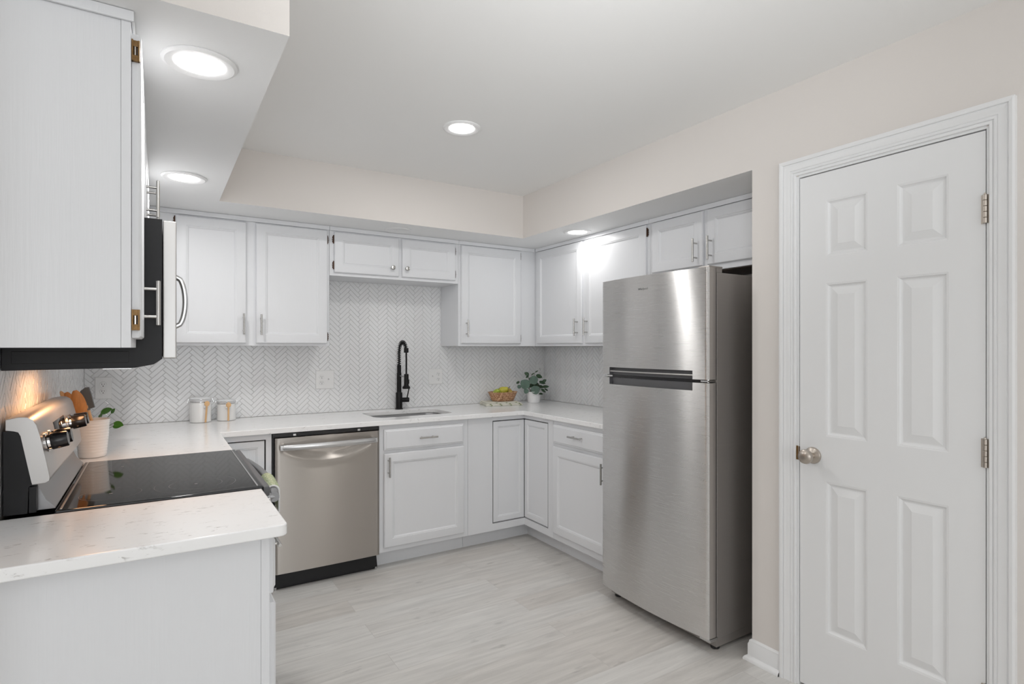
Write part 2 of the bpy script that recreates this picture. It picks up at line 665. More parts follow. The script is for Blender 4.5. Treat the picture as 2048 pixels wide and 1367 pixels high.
# rear dining room, unseen; its windows made up for light and reflections
mb = MB()
W1 = (-0.9, 2.1, 0.4, 2.3)
mb.box(XL, W1[0], YR - .1, YR, 0, CZ)
mb.box(W1[1], R1 + .1, YR - .1, YR, 0, CZ)
mb.box(W1[0], W1[1], YR - .1, YR, 0, W1[2])
mb.box(W1[0], W1[1], YR - .1, YR, W1[3], CZ)
struct('wall_rear', mb, 'wall', smooth=0)
W2 = (-6.7, -4.5, 0.55, 2.15)
mb = MB()
mb.box(XL - .1, XL, YR, W2[0], 0, CZ)
mb.box(XL - .1, XL, W2[1], YN, 0, CZ)
mb.box(XL - .1, XL, W2[0], W2[1], 0, W2[2])
mb.box(XL - .1, XL, W2[0], W2[1], W2[3], CZ)
struct('wall_dining', mb, 'wall', smooth=0)
mb = MB()
for (x0, x1) in ((W1[0], W1[0] + .06), (W1[1] - .06, W1[1]), (0.57, 0.63)):
    mb.box(x0, x1, YR - .06, YR - .02, W1[2], W1[3])
mb.box(W1[0], W1[1], YR - .06, YR - .02, W1[2], W1[2] + .06)
mb.box(W1[0], W1[1], YR - .06, YR - .02, W1[3] - .06, W1[3])
struct('window_1', mb, 'trim')
mb = MB()
for (y0, y1) in ((W2[0], W2[0] + .06), (W2[1] - .06, W2[1]), (-5.63, -5.57)):
    mb.box(XL - .06, XL - .02, y0, y1, W2[2], W2[3])
mb.box(XL - .06, XL - .02, W2[0], W2[1], W2[2], W2[2] + .06)
mb.box(XL - .06, XL - .02, W2[0], W2[1], W2[3] - .06, W2[3])
struct('window_2', mb, 'trim')

# baseboard with shoe moulding beside the alcove
BP = [(0, 0), (-.028, 0), (-.028, .006), (-.024, .014), (-.015, .020), (-.013, .021), (-.013, .070), (-.009, .078),
      (-.009, .084), (-.004, .090), (0, .092)]
mb = MB()
rows = [[mb.bm.verts.new(p) for p in ((R1 + a, -2.585, z), (R1 + a, YJ - a, z), (R1 + .10, YJ - a, z))] for a, z in BP]
for a, b in zip(rows, rows[1:]):
    for k in (0, 1):
        mb.bm.faces.new((a[k], a[k + 1], b[k + 1], b[k]))
struct('baseboard_right', mb, 'trim', smooth=30)
mb = MB()
mb.prism([(R1 + a, z) for a, z in BP], 'y', -3.345, YR)
struct('baseboard_rear_right', mb, 'trim', smooth=30)


# ---- the white six panel door
def six_panel_door():
    root = thing('door_1', 'white six panel closet door in the right wall', 'door', (R1, (DY0 + DY1) / 2, 0))
    del root['label'], root['category']
    root['kind'] = 'structure'
    # casing: a moulded profile mitred round the opening
    prof = [(0.0, 0.0), (0.0, .008), (.002, .0095), (.008, .0095), (.0095, .0065), (.011, .0065), (.013, .011), (.018, .012), (.0195, .0095), (.0215, .0095),
            (.024, .0125), (.036, .0135), (.046, .0165), (.0475, .0140), (.0495, .0140), (.0515, .0190), (.060, .0205), (.066, .0190), (.066, 0.0)]
    ya, yb, zt = DY0 + .004, DY1 - .002, DZ + .003
    bm = MB()
    rows = []
    for d, t in prof:
        x = R1 - t
        rows.append([bm.bm.verts.new((x, ya + d, 0)), bm.bm.verts.new((x, ya + d, zt + d)),
                     bm.bm.verts.new((x, yb - d, zt + d)), bm.bm.verts.new((x, yb - d, 0))])
    for a, b in zip(rows, rows[1:]):
        for i in range(3):
            bm.bm.faces.new((a[i], a[i + 1], b[i + 1], b[i]))
    bm.build('casing', 'trim', root, smooth=12)
    # jamb lining
    j = MB()
    j.box(R1 - .001, R1 + .11, DY0 + .005, DY0 - .006, 0, DZ)
    j.box(R1 - .001, R1 + .11, DY1 - .005, DY1 + .006, 0, DZ)
    j.box(R1 - .001, R1 + .11, DY0 - .006, DY1 + .006, DZ - .006, DZ + .005)
    j.box(R1 + .040, R1 + .06, DY0 - .006, DY0 - .02, 0, DZ - .006)
    j.box(R1 + .040, R1 + .06, DY1 + .006, DY1 + .02, 0, DZ - .006)
    j.build('jamb', 'trim', root, smooth=0)
    # slab
    a, b, z0, z1 = DY1 + .0095, DY0 - .0085, .012, DZ - .010
    X0 = R1 + .002
    fr = lambda y, z, n: (X0 + .035 - n, y, z)
    s = MB()
    s.fbox(fr, a, b, z0, z1, 0, .026)
    cols = ((-3.165 - .004, -3.021 + .004), (-2.914 - .004, -2.771 + .004))
    rws = ((.250, .840), (1.016, 1.610), (1.714, 1.932))
    f0, f1 = .026, .035
    ys = [a, cols[0][0], cols[0][1], cols[1][0], cols[1][1], b]
    for k in (0, 2, 4):
        s.fbox(fr, ys[k], ys[k + 1], z0, z1, f0, f1)
    zs = [z0, rws[0][0], rws[0][1], rws[1][0], rws[1][1], rws[2][0], rws[2][1], z1]
    for c in (1, 3):
        for k in (0, 2, 4, 6):
            s.fbox(fr, ys[c], ys[c + 1], zs[k], zs[k + 1], f0, f1)
        for r0, r1 in rws:
            s.rings(fr, ys[c], ys[c + 1], r0, r1,
                    [(0, .035), (.002, .0342), (.006, .0335), (.010, .0285), (.014, .0262), (.018, .0262), (.044, .0340), (.0445, .0345)],
                    cap0=False)
    s.build('door_slab', 'door', root, smooth=0)
    # knob
    kz, ky = .934, -2.716
    k = MB()
    k.lathe([(.033, 0), (.033, .003), (.030, .008), (.022, .011), (.013, .014), (.011, .030), (.013, .034), (.024, .040),
             (.028, .048), (.0285, .055), (.026, .062), (.018, .067), (.008, .069), (0, .0695)], (X0, ky, kz), 36, axis=(-1, 0, 0))
    k.build('door_knob', 'satin', root)
    st = MB()
    st.box(R1 - .0015, R1 + .03, DY0 - .0062, DY0 - .0075, kz - .028, kz + .028)
    st.box(R1 - .004, R1 - .001, DY0 - .0045, DY0 + .006, kz - .026, kz + .030, .001)
    st.build('strike_plate', 'brass', root)
    for zc in (1.795, 1.030, .26):
        h = MB()
        for i in range(5):
            h.cyl((R1 - .006, DY1 + .008, zc - .045 + i * .018), (R1 - .006, DY1 + .008, zc - .045 + i * .018 + .0172), .0062, 12, bev=.0008)
        h.box(R1 - .0015, R1 + .002, DY1 - .001, DY1 + .02, zc - .045, zc + .045)
        h.lathe([(.004, 0), (.0035, .004), (0, .006)], (R1 - .006, DY1 + .008, zc + .045), 10)
        h.build('hinge', 'satin', root)
    return root


six_panel_door()


# ------------------------------------------------------------------ herringbone backsplash
def clip_poly(poly, xmin, xmax, ymin, ymax):
    def cl(P, ins, inter):
        out = []
        for i in range(len(P)):
            a, b = P[i - 1], P[i]
            ia, ib = ins(a), ins(b)
            if ib:
                if not ia:
                    out.append(inter(a, b))
                out.append(b)
            elif ia:
                out.append(inter(a, b))
        return out

    def ix(v):
        return lambda a, b: (v, a[1] + (b[1] - a[1]) * (v - a[0]) / (b[0] - a[0]))

    def iy(v):
        return lambda a, b: (a[0] + (b[0] - a[0]) * (v - a[1]) / (b[1] - a[1]), v)
    P = poly
    for ins, inter in ((lambda p: p[0] >= xmin, ix(xmin)), (lambda p: p[0] <= xmax, ix(xmax)),
                       (lambda p: p[1] >= ymin, iy(ymin)), (lambda p: p[1] <= ymax, iy(ymax))):
        if len(P) < 3:
            return []
        P = cl(P, ins, inter)
    return P


def backsplash(name, fr, a0, a1, z0, z1, label, origin=(0, 0), skips=()):
    W, n, g = .0245, 4, .0010
    mb = MB()
    mb.fbox(fr, a0, a1, z0, z1, 0.001, .0045, mi=1)
    bm = mb.bm
    c = math.sqrt(.5)
    ext = int(((a1 - a0) + (z1 - z0)) / W) + 12
    rnd = random.Random(3)
    for x in range(-ext, ext):
        for y in range(-ext, ext):
            d = (x - y) % (2 * n)
            if d == 0:
                q = (x * W + g, y * W + g, (x + n) * W - g, (y + 1) * W - g)
            elif d == 2 * n - 1:
                q = (x * W + g, y * W + g, (x + 1) * W - g, (y + n) * W - g)
            else:
                continue
            P = []
            for px, py in ((q[0], q[1]), (q[2], q[1]), (q[2], q[3]), (q[0], q[3])):
                P.append((a0 + origin[0] + (px - py) * c, z0 + origin[1] + (px + py) * c))
            if max(p[0] for p in P) < a0 or min(p[0] for p in P) > a1 or max(p[1] for p in P) < z0 or min(p[1] for p in P) > z1:
                continue
            P = clip_poly(P, a0, a1, z0, z1)
            if len(P) < 3:
                continue
            ar = sum(P[i - 1][0] * P[i][1] - P[i][0] * P[i - 1][1] for i in range(len(P))) / 2
            if abs(ar) < 2e-5:
                continue
            cx = sum(p[0] for p in P) / len(P)
            cy = sum(p[1] for p in P) / len(P)
            tx, ty = rnd.gauss(0, .009), rnd.gauss(0, .009)
            base = [bm.verts.new(fr(p[0], p[1], .003)) for p in P]
            top = []
            for p in P:
                dx, dy = cx - p[0], cy - p[1]
                L = math.hypot(dx, dy) + 1e-9
                e = min(.0014, L * .3)
                qx, qy = p[0] + dx / L * e, p[1] + dy / L * e
                top.append(bm.verts.new(fr(qx, qy, .0068 + (qx - cx) * tx + (qy - cy) * ty)))
            mid = [bm.verts.new(fr(p[0], p[1], .0058)) for p in P]
            k = len(P)
            for i in range(k):
                j = (i + 1) % k
                bm.faces.new((base[i], base[j], mid[j], mid[i]))
                bm.faces.new((mid[i], mid[j], top[j], top[i]))
            bm.faces.new(top)
    o = mb.build(name, ['tile', 'grout'], None, smooth=0)
    o['label'] = label
    o['category'] = 'backsplash'
    return o


TH = .009
backsplash('tile_backsplash', FB(0), 0.0072, R2 - .0072, CT + .0015, 1.83,
           'white herringbone tile backsplash on the back wall behind the black faucet', (.045, .02))
backsplash('tile_backsplash', FL(0), -2.46, -.0015, CT + .0015, 1.37,
           'white herringbone tile backsplash lit orange on the left wall behind the stove', (.02, .03))
backsplash('tile_backsplash', FR(R2), -1.54, -.0015, CT + .0015, 1.37,
           'white herringbone tile backsplash between the corner plant and the refrigerator', (.0, .02))


# ------------------------------------------------------------------ counters
def slab(outline, hole, z0, z1, bev=.004):
    bm = bmesh.new()

    def loop(pts):
        vs = [bm.verts.new((x, y, z1)) for x, y in pts]
        return [bm.edges.new((vs[i], vs[(i + 1) % len(vs)])) for i in range(len(vs))]
    es = loop(outline)
    if hole:
        es += loop(hole)
    bmesh.ops.triangle_fill(bm, edges=es, use_beauty=True)
    bmesh.ops.dissolve_limit(bm, angle_limit=.01, verts=bm.verts[:], edges=bm.edges[:])
    fs = bm.faces[:]
    r = bmesh.ops.extrude_face_region(bm, geom=fs)
    vs = [v for v in r['geom'] if isinstance(v, bmesh.types.BMVert)]
    bmesh.ops.translate(bm, verts=vs, vec=(0, 0, z0 - z1))
    bmesh.ops.recalc_face_normals(bm, faces=bm.faces[:])
    be = [e for e in bm.edges if len(e.link_faces) == 2 and e.calc_face_angle() > 1.2 and
          (abs(e.verts[0].co.z - e.verts[1].co.z) < 1e-6)]
    bmesh.ops.bevel(bm, geom=be, offset=bev, segments=3, profile=.5, affect='EDGES')
    m = MB()
    m.bm.free()
    m.bm = bm
    m.bev = True
    return m


def arc(cx, cy, r, a0, a1, n=6):
    return [(cx + r * math.cos(a0 + (a1 - a0) * i / n), cy + r * math.sin(a0 + (a1 - a0) * i / n)) for i in range(n + 1)]


YR1, YR2 = -2.031, -1.264   # stove opening
yb = -.002
out = [(.002, yb), (R2 - .002, yb), (R2 - .002, -1.54), (R2 - .635, -1.54), (R2 - .635, -.635 - .006)]
out += [(R2 - .641, -.635), (.641, -.635), (.635, -.641), (.635, YR2 + .004), (.002, YR2 + .004)]
SX0, SX1, SY0, SY1 = 1.535, 2.085, -.485, -.130
hole = rr(SX0, SX1, SY0, SY1, .07, 8)
o = slab(out, hole, CT - .030, CT).build('countertop', 'quartz')
o['label'] = 'long white quartz countertop wrapping the back corner around the sink'
o['category'] = 'countertop'
yn = -2.462
out = [(.002, YR1 - .004), (.002, yn)] + arc(.635 - .02, yn + .02, .02, -PI / 2, 0) + [(.635, YR1 - .004)]
o = slab(out, None, CT - .030, CT).build('countertop', 'quartz')
o['label'] = 'short white quartz countertop in the foreground, before the stove'
o['category'] = 'countertop'

# sink
t = thing('kitchen_sink', 'undermount stainless steel sink set in the quartz under the black faucet', 'sink', ((SX0 + SX1) / 2, (SY0 + SY1) / 2, CT - .2))
mb = MB()
L = []
for ins, z, r in ((-.012, CT - .031, .08), (.0, CT - .031, .07), (.004, CT - .05, .07), (.012, CT - .19, .06), (.04, CT - .205, .04)):
    L.append([mb.bm.verts.new((x, y, z)) for x, y in rr(SX0 + ins, SX1 - ins, SY0 + ins, SY1 - ins, r, 6)])
for a, b in zip(L, L[1:]):
    for i in range(len(a)):
        j = (i + 1) % len(a)
        mb.bm.faces.new((a[i], a[j], b[j], b[i]))
mb.bm.faces.new(L[-1])
mb.build('basin', 'darksteel', t)
MB().lathe([(.04, 0), (.042, .003), (.03, .004), (.028, .001), (0, .001)], ((SX0 + SX1) / 2, (SY0 + SY1) / 2, CT - .2045), 24).build('drain', 'chrome', t)

# ------------------------------------------------------------------ cabinet parts
DOORP = [(.0, 0), (0, .013), (.004, .018), (.008, .019), (.052, .019), (.054, .0165), (.058, .0165), (.062, .014), (.066, .0105), (.068, .0105)]
DRAWP = [(.0, 0), (0, .010), (.003, .013), (.010, .015), (.014, .019), (.016, .019)]


def cab_door(fr, a0, a1, z0, z1, parent, prof=DOORP, name='door'):
    o = MB().rings(fr, a0, a1, z0, z1, [(i, n + .001) for i, n in prof]).build(name, 'cab', parent, smooth=20)
    return o


def bar_pull(fr, a, z0, z1, parent, horiz=False, n0=.020):
    """bar handle with two posts; vertical at a from z0 to z1 (or horizontal at z=a)."""
    mb = MB()
    r, so = .0058, .034
    P = (lambda s, n: fr(s, a, n)) if horiz else (lambda s, n: fr(a, s, n))
    L = z1 - z0
    mb.cyl(P(z0, n0 + so), P(z1, n0 + so), r, 14, bev=.001)
    for k in (.19, .81):
        mb.cyl(P(z0 + L * k, n0 - .001), P(z0 + L * k, n0 + so), .0042, 12)
    return mb.build('handle', 'nickel', parent)


def hinge(fr, a, zc, parent, side, mat='bronze'):
    """small exposed butterfly hinge on the face frame beside a door."""
    mb = MB()
    w = .014 * side
    h = .024
    pts = [(0, -h), (w * .55, -h + .003), (w * .8, -h * .45), (w * .5, -h * .2), (w, 0), (w * .5, h * .2), (w * .8, h * .45), (w * .55, h - .003), (0, h)]
    A = [mb.bm.verts.new(fr(a + p, zc + q, .001)) for p, q in pts]
    B = [mb.bm.verts.new(fr(a + p * .92, zc + q * .96, .0035)) for p, q in pts]
    for i in range(len(A)):
        j = (i + 1) % len(A)
        mb.bm.faces.new((A[i], A[j], B[j], B[i]))
    mb.bm.faces.new(A[::-1])
    mb.bm.faces.new(B)
    mb.cyl(fr(a + w * .12, zc - h - .003, .006), fr(a + w * .12, zc + h + .003, .006), .0050, 10, bev=.0015)
    return mb.build('hinge', mat, parent)


def carcass(fr, a0, a1, z0, z1, depth, parent, name='cabinet_body', mat='cab'):
    return MB().fbox(fr, a0 + .0006, a1 - .0006, z0, z1, -depth, 0, .0012).build(name, mat, parent, smooth=30)


def crown(fr, a0, a1, parent):
    return MB().fbox(fr, a0 + .0006, a1 - .0006, 2.108, S - .001, .0005, .014, .002).build('trim_strip', 'cab', parent)


UD = .305
UB = 1.372
bk = -.0095       # clearance behind upper cabinets for the tile
# --- U1 back wall, two doors, left of the sink
F = FB(-UD)
t = thing('wall_cabinet', 'two-door white wall cabinet left of the sink, partly behind the microwave', 'cabinet', (.8, -.16, UB))
carcass(F, .312, 1.284, UB, S - .001, UD + bk, t)
crown(F, .318, 1.284, t)
d = cab_door(F, .440, .800, 1.387, 2.100, t)
bar_pull(F, .783, 1.437, 1.560, d)
d = cab_door(F, .853, 1.269, 1.387, 2.102, t)
bar_pull(F, .878, 1.435, 1.558, d)
hinge(F, .440, 2.07, t, -1)
hinge(F, 1.269, 2.045, t, 1)
hinge(F, 1.269, 1.43, t, 1)
# --- U2 over the sink
t = thing('wall_cabinet', 'short white wall cabinet with two round knobs above the black faucet', 'cabinet', (1.742, -.16, 1.822))
carcass(F, 1.284, 2.200, 1.822, S - .001, UD + bk, t)
crown(F, 1.284, 2.200, t)
for a0, a1, kx, hx, sd in ((1.313, 1.745, 1.695, 1.313, -1), (1.768, 2.171, 1.797, 2.171, 1)):
    d = cab_door(F, a0, a1, 1.842, 2.100, t)
    MB().lathe([(.010, 0), (.009, .003), (.006, .008), (.006, .014), (.011, .018), (.0155, .022), (.0155, .027), (.013, .031), (.006, .033), (0, .0335)],
               F(kx, 1.897, .020), 24, axis=(0, -1, 0)).build('knob', 'nickel', d)
    hinge(F, hx, 2.053, t, sd)
    hinge(F, hx, 1.888, t, sd)
# --- U3 right of the sink
t = thing('wall_cabinet', 'tall single-door white wall cabinet between the sink recess and the back corner', 'cabinet', (2.54, -.16, UB))
carcass(F, 2.200, R2 - UD, UB, S - .001, UD + bk, t)
crown(F, 2.200, R2 - UD - .014, t)
d = cab_door(F, 2.219, 2.732, 1.391, 2.102, t)
bar_pull(F, 2.255, 1.438, 1.562, d)
hinge(F, 2.732, 2.065, t, 1)
hinge(F, 2.732, 1.433, t, 1)
# --- U4 right run, two tall doors
FRT = FR(R2 - UD)
t = thing('wall_cabinet', 'two-door white wall cabinet on the right, lit by the downlight', 'cabinet', (R2 - .16, -.9, UB))
carcass(FRT, -1.530, -.0125, UB, S - .001, UD + bk, t)
crown(FRT, -1.530, -UD - .016, t)
d = cab_door(FRT, -.896, -.344, 1.391, 2.104, t)
bar_pull(FRT, -.858, 1.443, 1.565, d)
d = cab_door(FRT, -1.507, -.929, 1.391, 2.104, t)
bar_pull(FRT, -.962, 1.443, 1.565, d)
hinge(FRT, -.344, 2.060, t, 1)
hinge(FRT, -.344, 1.433, t, 1)
hinge(FRT, -1.507, 2.060, t, -1)
# --- U5 above the fridge
t = thing('wall_cabinet', 'short two-door white wall cabinet right above the refrigerator', 'cabinet', (R2 - .16, -1.97, 1.772))
carcass(FRT, -2.400, -1.530, 1.776, S - .001, UD + bk, t)
MB().box(R2 - UD + .02, R2 - .02, -2.395, -1.535, 1.772, 1.7755).build('cabinet_bottom', 'dark_bottom', t)  # dark brown panel under the cabinet above the refrigerator
crown(FRT, -2.400, -1.530, t)
d = cab_door(FRT, -1.930, -1.558, 1.806, 2.104, t)
bar_pull(FRT, -1.893, 1.828, 1.955, d)
d = cab_door(FRT, -2.360, -1.959, 1.806, 2.104, t)
bar_pull(FRT, -1.990, 1.828, 1.955, d)
hinge(FRT, -1.558, 2.060, t, 1)
hinge(FRT, -1.558, 1.840, t, 1)
# --- left run uppers
UX = .302
FLT = FL(UX)
YA = -2.408
t = thing('wall_cabinet', 'large white wall cabinet filling the upper left foreground, seen from its side', 'cabinet', (.15, -2.22, 1.36))
mb = MB()
mb.box(.0095, UX - .0195, YA + .002, -2.036, 1.3605, S - .001)
mb.box(UX - .019, UX, YA, -2.036, 1.3605, S - .001, .001)
mb.build('cabinet_body', 'cab', t, smooth=30)
mb = MB()
mb.box(.0095, UX + .006, YA - .008, YA - .0005, 2.110, S - .001, .002)
mb.box(UX + .0005, UX + .006, YA, -2.036, 2.110, S - .001, .002)
mb.build('trim_strip', 'cab', t)
d = cab_door(FLT, YA + .016, -2.050, 1.384, 2.092, t)
bar_pull(FLT, -2.085, 1.424, 1.550, d)
for zc in (2.050, 1.425):
    mb = MB()
    mb.box(UX + .001, UX + .004, YA + .002, YA + .014, zc - .024, zc + .024)
    mb.box(UX + .0005, UX + .017, YA + .006, YA + .0145, zc - .024, zc - .010, .001)
    mb.box(UX + .0005, UX + .017, YA + .006, YA + .0145, zc + .010, zc + .024, .001)
    mb.box(UX + .013, UX + .017, YA + .004, YA + .0145, zc - .024, zc + .024, .0008)
    mb.cyl((UX + .008, YA + .011, zc - .010), (UX + .008, YA + .011, zc + .010), .004, 10, mi=1)
    mb.build('hinge', ['brass', 'nickel'], t)
t = thing('wall_cabinet', 'short white two-door wall cabinet above the microwave', 'cabinet', (.15, -1.65, 1.742))
carcass(FLT, -2.034, -1.262, 1.742, S - .001, UX - .0095, t)
crown(FLT, -2.034, -1.262, t)
d = cab_door(FLT, -2.020, -1.662, 1.765, 2.100, t)
bar_pull(FLT, -1.690, 1.806, 1.932, d)
d = cab_door(FLT, -1.634, -1.276, 1.765, 2.100, t)
bar_pull(FLT, -1.606, 1.806, 1.932, d)
t = thing('wall_cabinet', 'white wall cabinet hidden beyond the microwave in the left back corner', 'cabinet', (.15, -.63, UB))
carcass(FLT, -1.260, -.0095, UB, S - .001, UX - .0095, t)
crown(FLT, -1.260, -.33, t)
d = cab_door(FLT, -1.245, -.800, 1.387, 2.100, t)
bar_pull(FLT, -.83, 1.437, 1.560, d)

# ------------------------------------------------------------------ base cabinets
BZ = CT - .031
FY = -.61
FBB = FB(FY)
FBR = FR(R2 - .61)
kick = .535


def frame_part(fr, rects, parent):
    mb = MB()
    for a0, a1, z0, z1 in rects:
        mb.fbox(fr, a0, a1, z0, z1, -.019, 0)
    return mb.build('face_frame', 'cab', parent, smooth=0)


# sink base
t = thing('base_cabinet', 'white sink base cabinet with one drawer front and one door, right of the dishwasher', 'cabinet', (1.82, -.3, 0))
mb = MB()
mb.box(1.508, 2.118, FY + .0195, FY + .0005, .10, BZ - .001)
mb.box(1.508, 1.524, -.04, FY + .02, .10, BZ - .001)
mb.box(2.102, 2.118, -.04, FY + .02, .10, BZ - .001)
mb.box(1.508, 2.118, -.04, FY + .02, .10, .12)
mb.build('cabinet_body', 'cab', t, smooth=0)
MB().box(1.508, 2.118, -kick, -kick + .016, 0.0, .0995).build('toe_kick', 'cab', t)
d = cab_door(FBB, 1.534, 2.082, .727, .857, t, DRAWP, 'drawer')
bar_pull(FBB, .792, 1.753, 1.877, d, horiz=True)
d = cab_door(FBB, 1.534, 2.084, .130, .708, t)
bar_pull(FBB, 1.557, .568, .690, d)

# right corner cabinet (L shaped, folding two leaf door)
t = thing('corner_cabinet', 'white corner base cabinet with black-edged folding door beside the sink base', 'cabinet', (2.7, -.45, 0))
XI = R2 - .61    # 2.574
L0, L1, LZ0, LZ1 = 2.318, -.892, .156, .850
frame_part(FBB, [(2.1195, L0 - .004, .10, BZ - .001), (L0 - .004, XI, LZ1 + .004, BZ - .001), (L0 - .004, XI, .10, LZ0 - .004)], t)
frame_part(FBR, [(-.955, L1 - .004, .10, BZ - .001), (L1 - .004, FY, LZ1 + .004, BZ - .001), (L1 - .004, FY, .10, LZ0 - .004)], t)
mb = MB()
mb.box(2.13, R2 - .02, -.04, FY + .055, .11, BZ - .004)
mb.box(XI + .055, R2 - .02, FY + .055, -.952, .11, BZ - .004)
mb.build('cabinet_body', 'inner', t, smooth=0)
mb = MB()
mb.box(2.1195, R2 - kick, -kick, -kick + .016, 0, .0995)
mb.box(R2 - kick, R2 - kick + .016, -kick + .016, -.955, 0, .0995)
mb.build('toe_kick', 'cab', t)
LEAFP = [(.0, 0), (0, .017), (.003, .019), (.034, .019), (.036, .0165), (.040, .0165), (.044, .012), (.046, .012)]
FB2 = FB(FY + .019)
FR2 = FR(XI + .019)
mb = MB()
mb.fbox(FBB, L0 - .0065, L0 - .0041, LZ0 - .004, LZ1 + .004, -.019, .0006)
mb.fbox(FBB, L0 - .0065, XI, LZ1 + .0041, LZ1 + .0065, -.019, .0006)
mb.fbox(FBB, L0 - .0065, XI, LZ0 - .0065, LZ0 - .0041, -.019, .0006)
mb.fbox(FBR, L1 - .0065, FY, LZ1 + .0041, LZ1 + .0065, -.019, .0006)
mb.fbox(FBR, L1 - .0065, FY, LZ0 - .0065, LZ0 - .0041, -.019, .0006)
mb.fbox(FBR, L1 - .0065, L1 - .0041, LZ0 - .004, LZ1 + .004, -.019, .0006)
mb.build('opening_edge', 'inner', t, smooth=0)
MB().rings(FB2, L0, XI - .0015, LZ0, LZ1, LEAFP).build('door', 'cab', t, smooth=20)
MB().rings(FR2, L1, FY + .0, LZ0, LZ1, LEAFP).build('door', 'cab', t, smooth=20)

# right base
t = thing('base_cabinet', 'white base cabinet with drawer and door, tucked beside the refrigerator', 'cabinet', (R2 - .3, -1.25, 0))
mb = MB()
mb.box(XI + .0005, R2 - .02, -1.535, -.9565, .10, BZ - .001)
mb.build('cabinet_body', 'cab', t, smooth=0)
MB().box(R2 - kick, R2 - kick + .016, -1.535, -.9565, 0, .0995).build('toe_kick', 'cab', t)
d = cab_door(FBR, -1.515, -.972, .735, .856, t, DRAWP, 'drawer')
bar_pull(FBR, .804, -1.301, -1.176, d, horiz=True)
d = cab_door(FBR, -1.515, -.972, .145, .712, t)
bar_pull(FBR, -1.490, .568, .690, d)

# left corner cabinet
t = thing('corner_cabinet', 'white corner base cabinet with black-edged door left of the dishwasher', 'cabinet', (.45, -.45, 0))
frame_part(FBB, [(.862, .892, .10, BZ - .001), (.61, .862, LZ1 + .002, BZ - .001), (.61, .862, .10, LZ0 - .004)], t)
frame_part(FL(.61), [(-1.258, -.900, .10, BZ - .001), (-.900, FY, LZ1 + .004, BZ - .001), (-.900, FY, .10, LZ0 - .004)], t)
mb = MB()
mb.box(.02, .885, -.04, FY + .055, .11, BZ - .004)
mb.box(.02, .61 - .055, FY + .055, -1.255, .11, BZ - .004)
mb.build('cabinet_body', 'inner', t, smooth=0)
mb = MB()
mb.box(kick, .892, -kick - .001, -kick + .016, 0, .0995)
mb.box(kick - .016, kick, -kick, -1.258, 0, .0995)
mb.build('toe_kick', 'cab', t)
mb = MB()
mb.fbox(FBB, .8575, .8625, LZ0 - .004, LZ1 + .002, -.019, .0006)
mb.fbox(FBB, .61, .8625, LZ1 - .0005, LZ1 + .0025, -.019, .0006)
mb.build('opening_edge', 'inner', t, smooth=0)
MB().rings(FB2, .6115, .856, LZ0, LZ1 - .003, LEAFP).build('door', 'cab', t, smooth=20)
MB().rings(FL(.61 - .019), -.896, FY - .001, LZ0, LZ1, LEAFP).build('door', 'cab', t, smooth=20)

# near left base
NX = .600
YB = -2.402
FLB = FL(NX)
t = thing('base_cabinet', 'white base cabinet in the left foreground under the short countertop', 'cabinet', (.3, -2.22, 0))
mb = MB()
mb.box(.0095, NX - .0205, YB + .0015, -2.037, .0, BZ - .001)
mb.box(NX - .020, NX, YB, -2.037, .0, BZ - .001)
mb.build('cabinet_body', 'cab', t, smooth=0)
d = cab_door(FLB, YB + .022, -2.050, .715, .862, t, DRAWP, 'drawer')
bar_pull(FLB, .790, YB + .160, YB + .285, d, horiz=True)
d = cab_door(FLB, YB + .022, -2.050, .115, .690, t)
bar_pull(FLB, -2.075, .55, .675, d)

# ------------------------------------------------------------------ dishwasher
DX0, DX1 = .8965, 1.5035
t = thing('dishwasher', 'stainless steel dishwasher with a bowed bar handle under the counter', 'dishwasher', (1.2, -.35, 0))
mb = MB()
mb.box(DX0, DX1, -.05, -.595, .10, BZ - .004)
mb.box(DX0, DX1, -.595, -.612, .858, BZ - .004, .002)
mb.build('tub', 'blackplastic', t)
for x in (1.005, 1.372):
    MB().box(x, x + .016, -.6125, -.618, .862, .874, .001).build('mounting_bracket', 'steelplain', t)
# door front: a sheet with slight pillow, curved scoop below the handle
mb = MB()
NXg, NZg = 48, 60
x0, x1, z0, z1 = .908, 1.5015, .100, .856
grid = []
for k in range(NZg + 1):
    row = []
    z = z0 + (z1 - z0) * k / NZg
    for i in range(NXg + 1):
        x = x0 + (x1 - x0) * i / NXg
        u = (x - (x0 + x1) / 2) / ((x1 - x0) / 2)
        n = .036 - .004 * u * u
        # scoop: smile shaped pocket beneath the handle
        zb = .700 + .095 * u * u
        s = 0
        if z > zb:
            s = min(1, (z - zb) / .05)
            s = s * s * (3 - 2 * s)
            s *= max(0, 1 - abs(u) ** 3 * 1.1)
            top = max(0, min(1, (.835 - z) / .035))
            s *= top
        n -= .016 * s
        e = min(u + 1, 1 - u) * (x1 - x0) / 2
        if e < .004:
            n -= .004 * (1 - e / .004)
        row.append(mb.bm.verts.new((x, -.600 - n, z)))
    grid.append(row)
for k in range(NZg):
    for i in range(NXg):
        mb.bm.faces.new((grid[k][i], grid[k][i + 1], grid[k + 1][i + 1], grid[k + 1][i]))
back = [mb.bm.verts.new(p) for p in ((x0, -.602, z0), (x1, -.602, z0), (x1, -.602, z1), (x0, -.602, z1))]
mb.bm.faces.new([back[0], back[1]] + grid[0][::-1])
mb.bm.faces.new([back[2], back[3]] + grid[-1])
mb.bm.faces.new([back[3], back[0]] + [r[0] for r in grid])
mb.bm.faces.new([back[1], back[2]] + [r[-1] for r in grid[::-1]])
mb.build('door', 'dwsteel', t, smooth=50)
mb = MB()
pts = []
for i in range(25):
    u = -1 + 2 * i / 24
    pts.append((1.204 + .262 * u, -.660 - .032 * (1 - u * u), .805 + .002 * (1 - u * u)))
